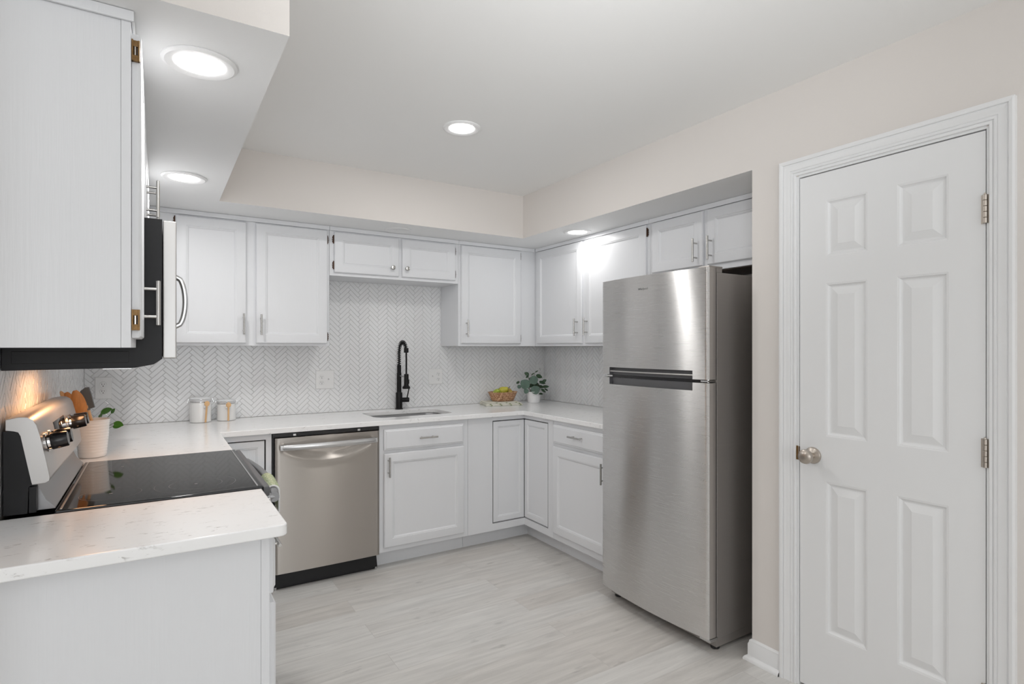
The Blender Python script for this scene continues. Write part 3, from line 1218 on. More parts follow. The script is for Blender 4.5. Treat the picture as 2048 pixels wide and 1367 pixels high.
mb.tube(pts, .0165, 12, sx=.55)
for s in (-1, 1):
    mb.box(1.204 + .262 * s - .014, 1.204 + .262 * s + .014, -.630, -.668, .790, .820, .004)
mb.build('handle', 'steelplain', t)
mb = MB().prism([(-.555, .0995), (-.565, .0995), (-.565, .085), (-.585, .02), (-.585, .004), (-.575, .004), (-.555, .08)], 'x', .905, DX1)
mb.build('toe_panel', 'black', t)
for x in (.915, 1.492):
    MB().cyl((x, -.592, 0), (x, -.592, .018), .007, 10).build('levelling_foot', 'steelplain', t)


# ------------------------------------------------------------------ refrigerator
FY0, FY1 = -2.330, -1.628
XF, BOW = 2.412, .026


def fridge_front(ny=56):
    """outline (x, y) of the door from back near edge round the bowed front to back far edge"""
    pts = [(2.460, FY0)]
    r = .006
    pts += [(XF + r, FY0), (XF + r * .3, FY0 + r * .3)]
    for i in range(ny + 1):
        y = FY0 + r + (FY1 - FY0 - 2 * r) * i / ny
        u = (y - (FY0 + FY1) / 2) / ((FY1 - FY0) / 2)
        pts.append((XF - BOW * (1 - u * u), y))
    pts += [(XF + r * .3, FY1 - r * .3), (XF + r, FY1), (2.460, FY1)]
    return pts


PY0, PY1 = -2.262, -1.688


def fridge_door(z0, z1, pz0, pz1):
    """bowed door with a handle pocket spanning pz0..pz1 at one horizontal edge; returns (door mb, pocket mb)"""
    door, pk = MB(), MB()
    o = fridge_front()
    zs = sorted({z0, z1, pz0, pz1})
    V = {}
    bm = door.bm

    def v(i, z):
        if (i, z) not in V:
            V[(i, z)] = bm.verts.new((o[i][0], o[i][1], z))
        return V[(i, z)]
    inside = []
    for i in range(len(o) - 1):
        for za, zb in zip(zs, zs[1:]):
            pocket = (za >= pz0 - 1e-6 and zb <= pz1 + 1e-6) and min(o[i][1], o[i + 1][1]) > PY0 and max(o[i][1], o[i + 1][1]) < PY1
            if pocket:
                inside.append(i)
                continue
            f = bm.faces.new((v(i, za), v(i + 1, za), v(i + 1, zb), v(i, zb)))
            f.material_index = 1 if i in (0, len(o) - 2) else 0
    i0, i1 = min(inside), max(inside) + 1
    tb = .022
    # pocket liner
    pb = pk.bm
    A = [pb.verts.new((o[i][0] + tb, o[i][1], pz0)) for i in range(i0, i1 + 1)]
    B = [pb.verts.new((o[i][0] + tb, o[i][1], pz1)) for i in range(i0, i1 + 1)]
    A2 = [pb.verts.new((o[i][0] + .0003, o[i][1], pz0)) for i in range(i0, i1 + 1)]
    B2 = [pb.verts.new((o[i][0] + .0003, o[i][1], pz1)) for i in range(i0, i1 + 1)]
    for k in range(len(A) - 1):
        pb.faces.new((A[k], A[k + 1], B[k + 1], B[k]))
        if abs(pz1 - z1) > 1e-6:
            pb.faces.new((B[k], B[k + 1], B2[k + 1], B2[k]))
        if abs(pz0 - z0) > 1e-6:
            pb.faces.new((A[k], A[k + 1], A2[k + 1], A2[k]))
    pb.faces.new((A[0], B[0], B2[0], A2[0]))
    pb.faces.new((A[-1], B[-1], B2[-1], A2[-1]))
    # top and bottom caps of the door
    for z, edge in ((z1, abs(pz1 - z1) < 1e-6), (z0, abs(pz0 - z0) < 1e-6)):
        if edge:
            ring = [v(i, z) for i in range(0, i0 + 1)]
            ring += [bm.verts.new((o[i][0] + tb + .0005, o[i][1], z)) for i in range(i0, i1 + 1)]
            ring += [v(i, z) for i in range(i1, len(o))]
        else:
            ring = [v(i, z) for i in range(len(o))]
        bm.faces.new(ring)
    bm.faces.new([v(0, z) for z in zs] + [v(len(o) - 1, z) for z in zs[::-1]])
    return door, pk


t = thing('refrigerator', 'stainless steel top-freezer refrigerator standing in the right wall alcove', 'refrigerator', (2.80, -1.98, 0))
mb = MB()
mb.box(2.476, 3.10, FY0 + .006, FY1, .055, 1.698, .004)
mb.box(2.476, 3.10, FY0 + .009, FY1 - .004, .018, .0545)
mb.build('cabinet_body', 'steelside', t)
mb = MB()
mb.box(2.461, 2.4755, FY0 + .030, FY1 - .020, .075, 1.69)
mb.build('door_gasket', 'black', t)
fd, pk = fridge_door(1.218, 1.717, 1.218, 1.257)
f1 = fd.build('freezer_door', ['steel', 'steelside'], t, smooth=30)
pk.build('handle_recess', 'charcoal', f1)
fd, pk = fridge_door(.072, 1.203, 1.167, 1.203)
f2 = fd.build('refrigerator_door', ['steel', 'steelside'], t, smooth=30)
pk.build('handle_recess', 'charcoal', f2)
# light metal lip across the freezer pocket
mb = MB()
pts = []
for i in range(30):
    y = PY0 + .004 + (PY1 - PY0 - .008) * i / 29
    u = (y - (FY0 + FY1) / 2) / ((FY1 - FY0) / 2)
    pts.append((XF - BOW * (1 - u * u) + .008, y, 1.236))
mb.tube(pts, .0045, 8)
mb.build('handle_lip', 'steellight', f1)
# dark channel between the doors
mb = MB()
pts = fridge_front(40)
ins = [(x + .020, y) for x, y in pts[3:-3]]
ins = [(2.474, ins[0][1] + .010)] + [(x, y) for x, y in ins if FY0 + .02 < y < FY1 - .02] + [(2.474, ins[-1][1] - .010)]
mb.prism(ins, 'z', 1.2035, 1.2175)
mb.build('door_gap_trim', 'blackplastic', t)
for yy, z, nm in ((FY0 + .030, 1.2105, 'middle'), (FY1 - .05, 1.2105, 'shim')):
    mb = MB()
    mb.box(2.420, 2.478, yy - .020, yy + .020, z - .004, z + .004, .001)
    mb.cyl((2.438, yy - .006, z - .006), (2.438, yy - .006, z + .006), .007, 12)
    mb.build('hinge', 'chrome' if nm == 'middle' else 'plate', t)
mb = MB()
mb.box(2.430, 2.52, FY0 + .01, FY0 + .07, 1.7185, 1.726, .002)
mb.box(2.480, 2.52, FY0 + .012, FY0 + .068, 1.6985, 1.719, .002)
mb.build('hinge', 'steelside', t)
mb = MB()
mb.box(2.425, 2.48, FY0 + .004, FY0 + .06, .052, .066, .001)
mb.build('hinge', 'steelplain', t)
for y in (FY0 + .035, FY1 - .035):
    MB().cyl((2.500, y, 0), (2.500, y, .03), .020, 16, bev=.003).build('foot', 'rubber', t)
    MB().cyl((3.05, y, 0), (3.05, y, .03), .020, 16, bev=.003).build('foot', 'rubber', t)
# the small emblem in low relief lettering
cu = bpy.data.curves.new('emblem', 'FONT')
cu.body = 'Whirlpool'
cu.size = .016
cu.extrude = .0004
cu.align_x = 'CENTER'
tmp = bpy.data.objects.new('emblem_tmp', cu)
COL.objects.link(tmp)
dg = bpy.context.evaluated_depsgraph_get()
me = bpy.data.meshes.new_from_object(tmp.evaluated_get(dg))
bpy.data.objects.remove(tmp)
em = bpy.data.objects.new('emblem', me)
me.materials.clear()
me.materials.append(M['emblem'])
ey = -1.958
u = (ey - (FY0 + FY1) / 2) / ((FY1 - FY0) / 2)
R = Matrix(((0, 0, -1), (-1, 0, 0), (0, 1, 0))).to_4x4()
me.transform(Matrix.Translation(Vector((XF - BOW * (1 - u * u) - .0004, ey, 1.646)) - LOC[t.name]) @ R)
COL.objects.link(em)
em.parent = f1
# ------------------------------------------------------------------ microwave
MY0, MY1 = -2.030, -1.268
t = thing('microwave', 'black and stainless over-the-range microwave hung above the stove', 'microwave', (.2, -1.65, 1.30))
mb = MB()
mb.prism([(.010, 1.300), (.300, 1.303), (.345, 1.312), (.366, 1.328), (.366, 1.737), (.012, 1.737)], 'y', MY0, MY1, bev=.002)
mb.build('body', 'black', t)
MB().box(.03, .285, MY0 - .0015, MY0 + .001, 1.318, 1.351, .0012).build('side_panel', 'black', t)
mb = MB()
mb.box(.3675, .402, MY0 + .001, MY1 - .001, 1.329, 1.734, .004)
dm = mb.build('door', 'steellight', t)
MB().box(.4021, .4030, -1.86, -1.45, 1.39, 1.68, .0003).build('window', 'glass', dm)
pts = []
for i in range(21):
    u = -1 + 2 * i / 20
    pts.append((.402 + .024 * math.sqrt(max(0, 1 - u * u)) + (.0 if abs(u) < 1 else -.003), -1.975, 1.500 + .076 * u))
MB().tube(pts, .0075, 10, sx=1.9).build('handle', 'steelplain', dm)
MB().box(.10, .20, -1.74, -1.56, 1.2975, 1.3005, .001).build('cooktop_lamp', 'warmlens', t)
mb = MB()
for k in range(2):
    mb.box(.22, .29, -1.98 + k * .42, -1.68 + k * .42, 1.2975, 1.302, .001)
mb.build('grease_filter', 'steelplain', t)
area('cooktop_lamp_light', (.150, -1.65, 1.296), (0, 0, 0), .09, .30, 2.1, (1, .50, .24))

# ------------------------------------------------------------------ range
t = thing('stove', 'black glass-top stainless electric stove between the two left countertops', 'stove', (.33, -1.65, 0))
ra, rb = YR1 + .001, YR2 - .001
mb = MB()
mb.box(.02, .630, ra, rb, .05, .905)
mb.build('body', 'black', t)
mb = MB()
mb.box(.118, .640, ra - .000, rb + .000, .906, .920, .004)
ck = mb.build('cooktop', 'glass', t)
mb = MB()
mb.box(.6405, .660, ra, rb, .885, .917, .005)
mb.build('front_trim', 'charcoal', t)
for x in (.622, .128):
    MB().box(x, x + .005, ra + .012, rb - .012, .9202, .9215, .0005).build('cooktop_edge_strip', 'steelplain', t)


def burner(cx, cy, radii):
    mb = MB()
    for r in radii:
        A = [[mb.bm.verts.new((cx + q * math.cos(a), cy + q * math.sin(a), .9202)) for a in [2 * PI * k / 72 for k in range(72)]] for q in (r - .0006, r + .0006)]
        for k in range(72):
            mb.bm.faces.new((A[0][k], A[0][(k + 1) % 72], A[1][(k + 1) % 72], A[1][k]))
    mb.box(cx - .004, cx + .004, cy - .004, cy + .004, .9201, .9205)
    mb.build('burner_ring', 'burner', ck)


burner(.460, -1.885, (.115, .075))
burner(.235, -1.890, (.078,))
burner(.475, -1.450, (.080,))
burner(.245, -1.440, (.095,))
# backguard
front = [(.018, 1.172), (.045, 1.1775), (.062, 1.176), (.074, 1.168), (.081, 1.155), (.088, 1.125), (.099, 1.065), (.1085, 1.012), (.1075, 1.003), (.100, .998),
         (.071, .996), (.0705, 1.003), (.050, 1.128), (.045, 1.139), (.036, 1.1425), (.018, 1.143)]
cap = [(a, z) for a, z in front]
bg = MB()
bg.prism(front, 'y', ra + .014, rb - .014)
for y0, y1 in ((ra, ra + .0135), (rb - .0135, rb)):
    bg.prism(cap, 'y', y0, y1, bev=.0015)
bgp = bg.build('backguard', 'steellight', t, smooth=30)
mb = MB()
mb.prism([(.0135, .921), (.062, .921), (.064, .99), (.0700, .995), (.049, 1.128), (.044, 1.1375), (.036, 1.141), (.0135, 1.141)], 'y', ra + .003, rb - .003)
mb.box(.0645, .080, ra + .004, ra + .030, .921, .990, .001)
mb.box(.0645, .080, rb - .030, rb - .004, .921, .990, .001)
mb.build('backguard_core', 'black', t)
mb = MB()
mb.prism([(.066, .994), (.078, .994), (.085, .975), (.096, .948), (.117, .924), (.117, .921), (.066, .921)], 'y', ra + .031, rb - .031)
mb.build('riser_panel', 'darksteel', t, smooth=30)
sl = Vector((.0975, 0, .018)).normalized()
axn = Vector((.985, 0, .17)).normalized()


def bx(z):
    return .081 + (1.155 - z) * (.1085 - .081) / (1.155 - 1.012)


for ky in (-1.965, -1.885, -1.500, -1.420):
    z = 1.098
    b0 = Vector((bx(z), ky, z))
    kb = MB().lathe([(.026, -.001), (.026, .004), (.021, .006), (.020, .012)], b0, 24, axis=axn).build('knob_collar', 'chrome', t)
    mb = MB()
    mb.lathe([(.0225, .012), (.0235, .014), (.0215, .048), (.020, .050), (0, .050)], b0, 24, axis=axn)
    mb.build('knob', 'blackplastic', t)
mb = MB()
mb.rings(lambda a, z, n: (bx(z) + n, a, z), -1.79, -1.57, 1.055, 1.135, [(0, -.002), (0, .002), (.001, .0025)])
mb.build('clock_display', 'glass', t)
# oven door, drawer, handle
mb = MB()
mb.box(.6305, .665, ra + .003, rb - .003, .285, .880, .006)
od = mb.build('oven_door', 'steelplain', t)
MB().box(.6652, .6662, -1.92, -1.38, .42, .72, .0003).build('oven_window', 'glass', od)
MB().box(.6305, .660, ra + .003, rb - .003, .085, .275, .006).build('drawer', 'steelplain', t)
mb = MB()
hp = []
for i in range(31):
    u = -1 + 2 * i / 30
    hp.append((.680 + .022 * (1 - u * u), -1.6475 + .335 * u, .868))
mb.tube(hp, .0165, 14)
for s in (0, -1):
    mb.cyl((.662, hp[s][1] + (.012 if s == 0 else -.012), .868), (hp[s][0] + .002, hp[s][1] + (.012 if s == 0 else -.012), .868), .013, 12)
mb.build('handle', 'darksteel', od)
for x in (.09, .58):
    for y in (ra + .06, rb - .06):
        MB().cyl((x, y, 0), (x, y, .05), .016, 12).build('foot', 'rubber', t)

# towel over the oven handle
mb = MB()
NS, NY = 34, 28
ty0, ty1 = -1.900, -1.690


def tow(s, y, off):
    """s along the cloth: hanging front, over the bar, hanging back"""
    u = (y + 1.6475) / .335
    cx = .680 + .022 * (1 - u * u)
    r = .0185 + off
    fr_len, bk_len, arc_len = .075, .055, PI * .0185
    tt = s * (fr_len + bk_len + arc_len)
    rip = .0016 * math.sin((y - ty0) * 210)
    if tt < fr_len:
        return (cx + r + rip * .6, y, .868 - (fr_len - tt))
    if tt < fr_len + arc_len:
        a = (tt - fr_len) / .0185
        return (cx + (r + rip) * math.cos(a), y, .868 + (r + rip) * math.sin(a))
    return (cx - r, y, .868 - (tt - fr_len - arc_len))


svals = [i / 46 for i in range(47)]
G = [[mb.bm.verts.new(tow(s, ty0 + (ty1 - ty0) * j / 60, 0)) for j in range(61)] for s in svals]
H = [[mb.bm.verts.new(tow(s, ty0 + (ty1 - ty0) * j / 60, .004)) for j in range(61)] for s in svals]
for K in (G, H):
    for a, b in zip(K, K[1:]):
        for j in range(60):
            mb.bm.faces.new((a[j], a[j + 1], b[j + 1], b[j]))
for j in range(60):
    mb.bm.faces.new((G[0][j], G[0][j + 1], H[0][j + 1], H[0][j]))
    mb.bm.faces.new((G[-1][j], G[-1][j + 1], H[-1][j + 1], H[-1][j]))
for a, b, c, d_ in zip(G, G[1:], H, H[1:]):
    mb.bm.faces.new((a[0], b[0], d_[0], c[0]))
    mb.bm.faces.new((a[-1], b[-1], d_[-1], c[-1]))
ot = mb.build('kitchen_towel', 'knit', None, smooth=60, loc=(.72, -1.82, .87))
ot['label'] = 'pale green knitted towel folded over the stove handle'
ot['category'] = 'towel'
# beaded edge along the towel border
mb = MB()
for i in range(40):
    s = .02 + .66 * i / 39
    p = tow(s, ty0 - .003, .002)
    mb.sphere(p, .0036, 8)
mb.build('beaded_edge', 'plate', ot, label='row of small pale beads along the towel edge')

# ------------------------------------------------------------------ faucet
FX, FYY = 1.846, -.058
t = thing('kitchen_faucet', 'matte black spring-neck kitchen faucet behind the sink', 'faucet', (FX, FYY, CT))
mb = MB()
mb.lathe([(.028, 0), (.028, .004), (.0235, .008), (.0235, .118), (.022, .121), (.0165, .122), (.0165, .262), (.014, .265), (.0145, .268), (.0145, .318), (.013, .320)],
         (FX, FYY, CT), 28)
mb.build('body', 'matteblack', t)
# neck path: up, over towards the room, down to the spray head
neck = []
reach = .128
z0n = CT + .318
top = 1.405
for i in range(15):
    neck.append(Vector((FX, FYY, z0n + (top - .075 - z0n) * i / 14)))
zc = top - .075
for i in range(1, 25):
    a = PI - PI * .97 * i / 24
    neck.append(Vector((FX + .004 * i / 24, FYY - reach / 2 - (reach / 2) * math.cos(a), zc + .070 * math.sin(a))))
MB().tube(neck, .0065, 10).build('hose', 'matteblack', t)
# coil spring round the neck
sp = []
turns = 20
NN = turns * 14
cum = [0]
for a, b in zip(neck, neck[1:]):
    cum.append(cum[-1] + (b - a).length)
for i in range(NN + 1):
    f = i / NN * cum[-1]
    k = max(j for j in range(len(cum)) if cum[j] <= f + 1e-9)
    k = min(k, len(neck) - 2)
    q = (f - cum[k]) / (cum[k + 1] - cum[k])
    p = neck[k].lerp(neck[k + 1], q)
    tg = (neck[k + 1] - neck[k]).normalized()
    e1 = Vector((1, 0, 0))
    e2 = tg.cross(e1).normalized()
    a = 2 * PI * turns * i / NN
    sp.append(p + (e1 * math.cos(a) + e2 * math.sin(a)) * .0125)
MB().tube(sp, .0021, 6).build('spring', 'matteblack', t)
e = neck[-1]
MB().cyl(e + Vector((0, 0, .022)), e - Vector((0, 0, .012)), .0165, 18, bev=.002).build('spring_cap', 'matteblack', t)
HX, HY = e.x, e.y - .002
hd = CT + .155
MB().tube([e, (HX, HY - .001, 1.27), (HX, HY, hd + .105)], .0062, 10).build('hose', 'matteblack', t)
mb = MB()
mb.lathe([(.019, 0), (.0275, .001), (.0275, .014), (.019, .022), (.0165, .030), (.0165, .095), (.0155, .104), (.008, .106)], (HX, HY, hd), 24)
mb.box(HX + .012, HX + .021, HY - .006, HY + .006, hd + .035, hd + .065, .002)
mb.build('spray_head', 'matteblack', t)
MB().tube([(FX, FYY - .012, CT + .242), (HX, HY + .015, hd + .085)], .0045, 10).build('support_arm', 'steelplain', t)
mb = MB()
mb.cyl((FX + .018, FYY, CT + .066), (FX + .072, FYY - .012, CT + .066), .017, 18, bev=.002)
mb.cyl((FX + .056, FYY - .012, CT + .078), (FX + .064, FYY - .03, CT + .150), .0042, 10, bev=.001)
mb.build('lever', 'matteblack', t)


# ------------------------------------------------------------------ wall outlets
def outlet(cx, cz, w, h, label, duplex=(), switch=None):
    fr = FB(-.0068)
    t = thing('wall_outlet', label, 'outlet', (cx, -.007, cz))
    MB().rings(fr, cx - w / 2, cx + w / 2, cz - h / 2, cz + h / 2, [(0, 0), (0, .003), (.003, .0055), (.006, .006)]).build('cover_plate', 'plate', t, smooth=0)
    for dx in duplex:
        for dz in (-.0195, .0195):
            mb = MB().lathe([(.0165, 0), (.0165, .0022), (.0155, .003), (0, .003)], (cx + dx, -.0068 - .006, cz + dz), 24, axis=(0, -1, 0))
            s = mb.build('socket', 'plate', t)
            mb = MB()
            y = -.0068 - .0092
            mb.box(cx + dx - .0068, cx + dx - .0045, y, y - .0006, cz + dz - .001, cz + dz + .007)
            mb.box(cx + dx + .0045, cx + dx + .0065, y, y - .0006, cz + dz, cz + dz + .006)
            mb.lathe([(.0026, 0), (.0026, .0006), (0, .0006)], (cx + dx, y, cz + dz - .008), 10, axis=(0, -1, 0))
            mb.build('slots', 'slot', s)
    if switch is not None:
        mb = MB()
        mb.box(cx + switch - .005, cx + switch + .005, -.0068 - .006, -.0068 - .008, cz - .012, cz + .012, .0005)
        mb.prism([(-.0125, cz - .004), (-.024, cz + .006), (-.024, cz + .012), (-.0125, cz + .006)], 'x', cx + switch - .0035, cx + switch + .0035)
        mb.build('toggle', 'plate', t)
    return t


outlet(.094, 1.130, .079, .126, 'white duplex outlet in the left back corner, beside the spatula', (0,))
outlet(1.330, 1.141, .125, .126, 'white double wall plate with outlet and toggle switch, left of the faucet', (-.022,), .024)
outlet(2.156, 1.140, .115, .118, 'white double wall plate with an outlet, right of the faucet', (.024,), -.026)
outlet(3.126, 1.160, .080, .118, 'white outlet plate in the back corner partly behind the plant', (0,))


# ------------------------------------------------------------------ downlights
def downlight(x, y, z, label, r=.092, rl=.062, power=9, on=True):
    t = thing('ceiling_downlight', label, 'ceiling light', (x, y, z), None)
    MB().lathe([(r, -.0005), (r, -.004), (r - .008, -.0085), (rl + .004, -.006), (rl, -.003)], (x, y, z), 48).build('trim_ring', 'enamelwhite', t)
    MB().lathe([(rl - .001, -.0045), (rl - .001, -.0062), (rl - .010, -.0085), (0, -.0095)], (x, y, z), 40).build('lens', 'lens', t)
    area('downlight_lamp', (x, y, z - .011), (0, 0, 0), rl * 1.9, rl * 1.9, power, (1, .985, .965), 'DISK')


downlight(.452, -2.225, S, 'lit round downlight nearest the camera, under the left soffit', power=3.2)
downlight(.458, -1.011, S, 'smaller-looking lit downlight under the far end of the left soffit', power=5.5)
downlight(1.614, -1.510, CZ, 'lit round downlight alone in the middle of the high ceiling', power=8)
downlight(2.733, -1.014, S, 'lit round downlight under the right soffit, against the cabinets', power=1.7)
t = thing('ceiling_cover', 'unlit round white blank cover in the soffit above the sink cabinets', 'cover plate', (1.700, -.425, S))
MB().lathe([(.088, -.0005), (.088, -.004), (.084, -.006), (.070, -.0065), (.068, -.0055), (0, -.0055)], (1.700, -.425, S), 40).build('cover_disc', 'lensoff', t)


# ------------------------------------------------------------------ countertop things
def spoon(p0, p1, bowl=.018, bowl_len=.045, r=.0035, mat='wood', name='wooden_spoon', facing=Vector((0, -1, 0)), flat=.30):
    """handle from p0 to p1, oval head beyond p1"""
    p0, p1 = Vector(p0), Vector(p1)
    d = (p1 - p0).normalized()
    s = d.cross(facing).normalized()
    n = s.cross(d).normalized()
    mb = MB()
    mb.tube([p0, p0.lerp(p1, .5), p1 + d * .004], r, 10)
    rings = []
    N, K = 12, 14
    for i in range(N + 1):
        u = i / N
        w = bowl * math.sqrt(max(0, math.sin(PI * min(1, u * .94 + .06)))) if 0 < u < 1 else .001
        c = p1 + d * (bowl_len * u)
        rings.append([mb.bm.verts.new(c + s * w * math.cos(a) + n * (w * flat * math.sin(a))) for a in [2 * PI * k / K for k in range(K)]])
    for a, b in zip(rings, rings[1:]):
        for k in range(K):
            mb.bm.faces.new((a[k], a[(k + 1) % K], b[(k + 1) % K], b[k]))
    mb.bm.faces.new(rings[0][::-1])
    mb.bm.faces.new(rings[-1])
    return mb


def canister(cx, cy, r, h, label, sx, slabel, group):
    t = thing('storage_canister', label, 'canister', (cx, cy, CT), group)
    mb = MB()
    mb.lathe([(r - .006, .0005), (r - .001, .003), (r, .010), (r, h * .74), (r - .002, h * .76), (r - .002, h * .80), (r - .004, h * .81)], (cx, cy, CT), 40)
    mb.build('jar', 'ceramic', t)
    MB().lathe([(r - .001, h * .81), (r + .0012, h * .815), (r + .0012, h * .835), (r - .001, h * .84)], (cx, cy, CT), 40).build('metal_band', 'chrome', t)
    MB().lathe([(r - .003, h * .84), (r - .002, h * .86), (r - .003, h * .875)], (cx, cy, CT), 40).build('seal', 'gasket', t)
    mb = MB()
    mb.lathe([(r, h * .875), (r + .001, h * .89), (r, h * .93), (r - .006, h * .97), (r - .016, h * .99), (r * .4, h), (0, h)], (cx, cy, CT), 40)
    mb.build('lid', 'glasslid', t)
    mb = MB()
    # wire bail
    for s in (-1, 1):
        x = cx + s * (r + .004)
        mb.tube([(x, cy, CT + h * .94), (x + s * .004, cy, CT + h * .86), (x + s * .007, cy - .003, CT + h * .80), (x + s * .002, cy, CT + h * .72)], .0014, 6)
        mb.sphere((x + s * .004, cy, CT + h * .80), .0035, 8)
    mb.tube([(cx + (r + .003) * math.cos(a), cy - (r + .003) * math.sin(a), CT + h * .93) for a in [PI * k / 24 for k in range(25)]], .0013, 6)
    mb.build('wire_clasp', 'chrome', t)
    # ring holding the spoon
    yy = cy - math.sqrt(max(0, (r + .004) ** 2 - sx * sx))
    mb = MB()
    mb.box(cx + sx - .015, cx + sx + .015, yy - .010, yy + .004, CT + h * .60, CT + h * .70, .003)
    mb.build('spoon_holder', 'ceramic', t)
    dxx = -.006 if sx > .01 else 0
    m = spoon((cx + sx + dxx, yy - .016, CT + .004), (cx + sx + .001, yy - .016, CT + h * .66), .0145, .032, .0052, facing=Vector((0, -1, 0)))
    o = m.build('wooden_spoon', 'wood', None, loc=(cx + sx, yy - .016, CT))
    o['label'] = slabel
    o['category'] = 'spoon'
    o['group'] = 'wooden spoons on the canisters'


canister(.575, -.105, .058, .150, 'taller white ceramic clamp-lid canister, left of the pair', .028,
         'small wooden spoon clipped to the taller canister', 'white ceramic canisters')
canister(.716, -.090, .053, .128, 'shorter white ceramic clamp-lid canister, right of the pair', .004,
         'small wooden spoon clipped to the shorter canister', 'white ceramic canisters')

# folded linen under the basket
mb = MB()
c0 = Vector((2.640, -.175, 0))
ang = math.radians(-14)
for li, (zz, hh, sc_) in enumerate(((CT + .001, .0085, 1.0), (CT + .0105, .0085, .97), (CT + .020, .0065, .90))):
    pts = []
    for x, y in rr(-.15 * sc_, .15 * sc_, -.105 * sc_, .105 * sc_, .014, 4):
        pts.append((x * math.cos(ang) - y * math.sin(ang) + c0.x - .004 * li, x * math.sin(ang) + y * math.cos(ang) + c0.y))
    mb.prism(pts, 'z', zz, zz + hh, bev=.0035)
o = mb.build('folded_towel', 'linen', None, loc=(c0.x, c0.y, CT), smooth=60)
o['label'] = 'folded cream and green striped towel under the fruit basket'
o['category'] = 'towel'
ZB = CT + .0275
bcx, bcy = 2.672, -.150
t = thing('fruit_basket', 'shallow woven rattan basket holding pears on the folded towel', 'basket', (bcx, bcy, ZB))
mb = MB()
mb.lathe([(.070, 0), (.090, .001), (.100, .018), (.112, .045), (.122, .066), (.124, .069), (.118, .069), (.108, .045), (.096, .018), (.085, .007), (0, .006)],
         (bcx, bcy, ZB), 44, sx=1.0, sy=.72)
mb.build('bowl', 'basket', t)
mb = MB()
for k, (rr_, zz) in enumerate(((.1225, .068), (.1165, .056), (.110, .042), (.104, .028), (.098, .014))):
    mb.tube([(bcx + rr_ * math.cos(a), bcy + rr_ * .72 * math.sin(a), ZB + zz) for a in [2 * PI * i / 60 for i in range(60)]], .0032, 6, closed=True)
mb.build('woven_coil', 'basket', t)
mb = MB()
hx, hy = bcx - .082, bcy - .083
mb.tube([(hx - .012, hy + .006, ZB + .012), (hx + .002, hy - .012, ZB + .028), (hx + .012, hy - .012, ZB + .05), (hx + .022, hy - .004, ZB + .062)], .0085, 8)
mb.build('handle', 'basket', t)


def pear(c, r, ax, mat, label):
    ax = Vector(ax).normalized()
    t = thing('pear', label, 'pear', c, 'pears in the basket')
    mb = MB()
    mb.lathe([(0, -.95 * r), (.45 * r, -.90 * r), (.85 * r, -.55 * r), (1.0 * r, 0), (.88 * r, .5 * r), (.62 * r, .95 * r), (.46 * r, 1.3 * r), (.30 * r, 1.55 * r), (0, 1.6 * r)], c, 24, axis=ax)
    mb.build('fruit', mat, t, smooth=80)
    c = Vector(c)
    MB().tube([c + ax * 1.55 * r, c + ax * 1.85 * r + Vector((.002, 0, .002)), c + ax * 2.05 * r + Vector((.006, 0, .004))], .0016, 6).build('stem', 'stem', t)


pear((bcx - .062, bcy - .012, ZB + .062), .0325, (-.10, -.45, .35), 'pear_green', 'bright green pear at the left of the basket')
pear((bcx + .006, bcy + .014, ZB + .073), .036, (.25, -.5, .30), 'pear_yellow', 'large yellow pear on top in the middle of the basket')
pear((bcx + .066, bcy + .000, ZB + .056), .027, (.1, .3, .5), 'pear_brown', 'brownish yellow pear at the right of the basket')
pear((bcx + .036, bcy - .046, ZB + .050), .018, (.4, .1, .2), 'pear_green', 'small green pear low at the front middle of the basket')


# potted eucalyptus
def leaf_mesh(mb, base, d, n, L, W, curl=.15, mi=0):
    d, n = Vector(d).normalized(), Vector(n)
    n = (n - d * n.dot(d)).normalized()
    s = d.cross(n)
    K, J = 7, 4
    top, bot = [], []
    for i in range(K + 1):
        u = i / K
        w = W * math.sin(PI * min(.985, max(.015, u ** .85))) ** .6
        rt, rb_ = [], []
        for j in range(J + 1):
            v = -1 + 2 * j / J
            p = Vector(base) + d * (L * u) + s * (w * v) + n * (curl * L * (v * v * .25 - u * u * .6))
            rt.append(mb.bm.verts.new(p))
            rb_.append(mb.bm.verts.new(p - n * .0008))
        top.append(rt)
        bot.append(rb_)
    for G_ in (top, bot):
        for a, b in zip(G_, G_[1:]):
            for j in range(J):
                f = mb.bm.faces.new((a[j], a[j + 1], b[j + 1], b[j]))
                f.material_index = mi
    for j in range(J):
        mb.bm.faces.new((top[-1][j], top[-1][j + 1], bot[-1][j + 1], bot[-1][j])).material_index = mi
    for a, b, c, e_ in zip(top, top[1:], bot, bot[1:]):
        mb.bm.faces.new((a[0], b[0], e_[0], c[0])).material_index = mi
        mb.bm.faces.new((a[-1], b[-1], e_[-1], c[-1])).material_index = mi


PX, PYY = 2.952, -.175
t = thing('potted_plant', 'small eucalyptus plant in a white pot in the back corner', 'plant', (PX, PYY, CT))
MB().lathe([(.047, .0005), (.050, .003), (.058, .088), (.0585, .091), (.055, .091), (.0525, .080), (0, .079)], (PX, PYY, CT), 40).build('pot', 'pot', t)
MB().lathe([(.050, .0795), (.052, .081), (.03, .084), (0, .085)], (PX, PYY, CT), 24).build('soil', 'soil', t)
rnd = random.Random(12)
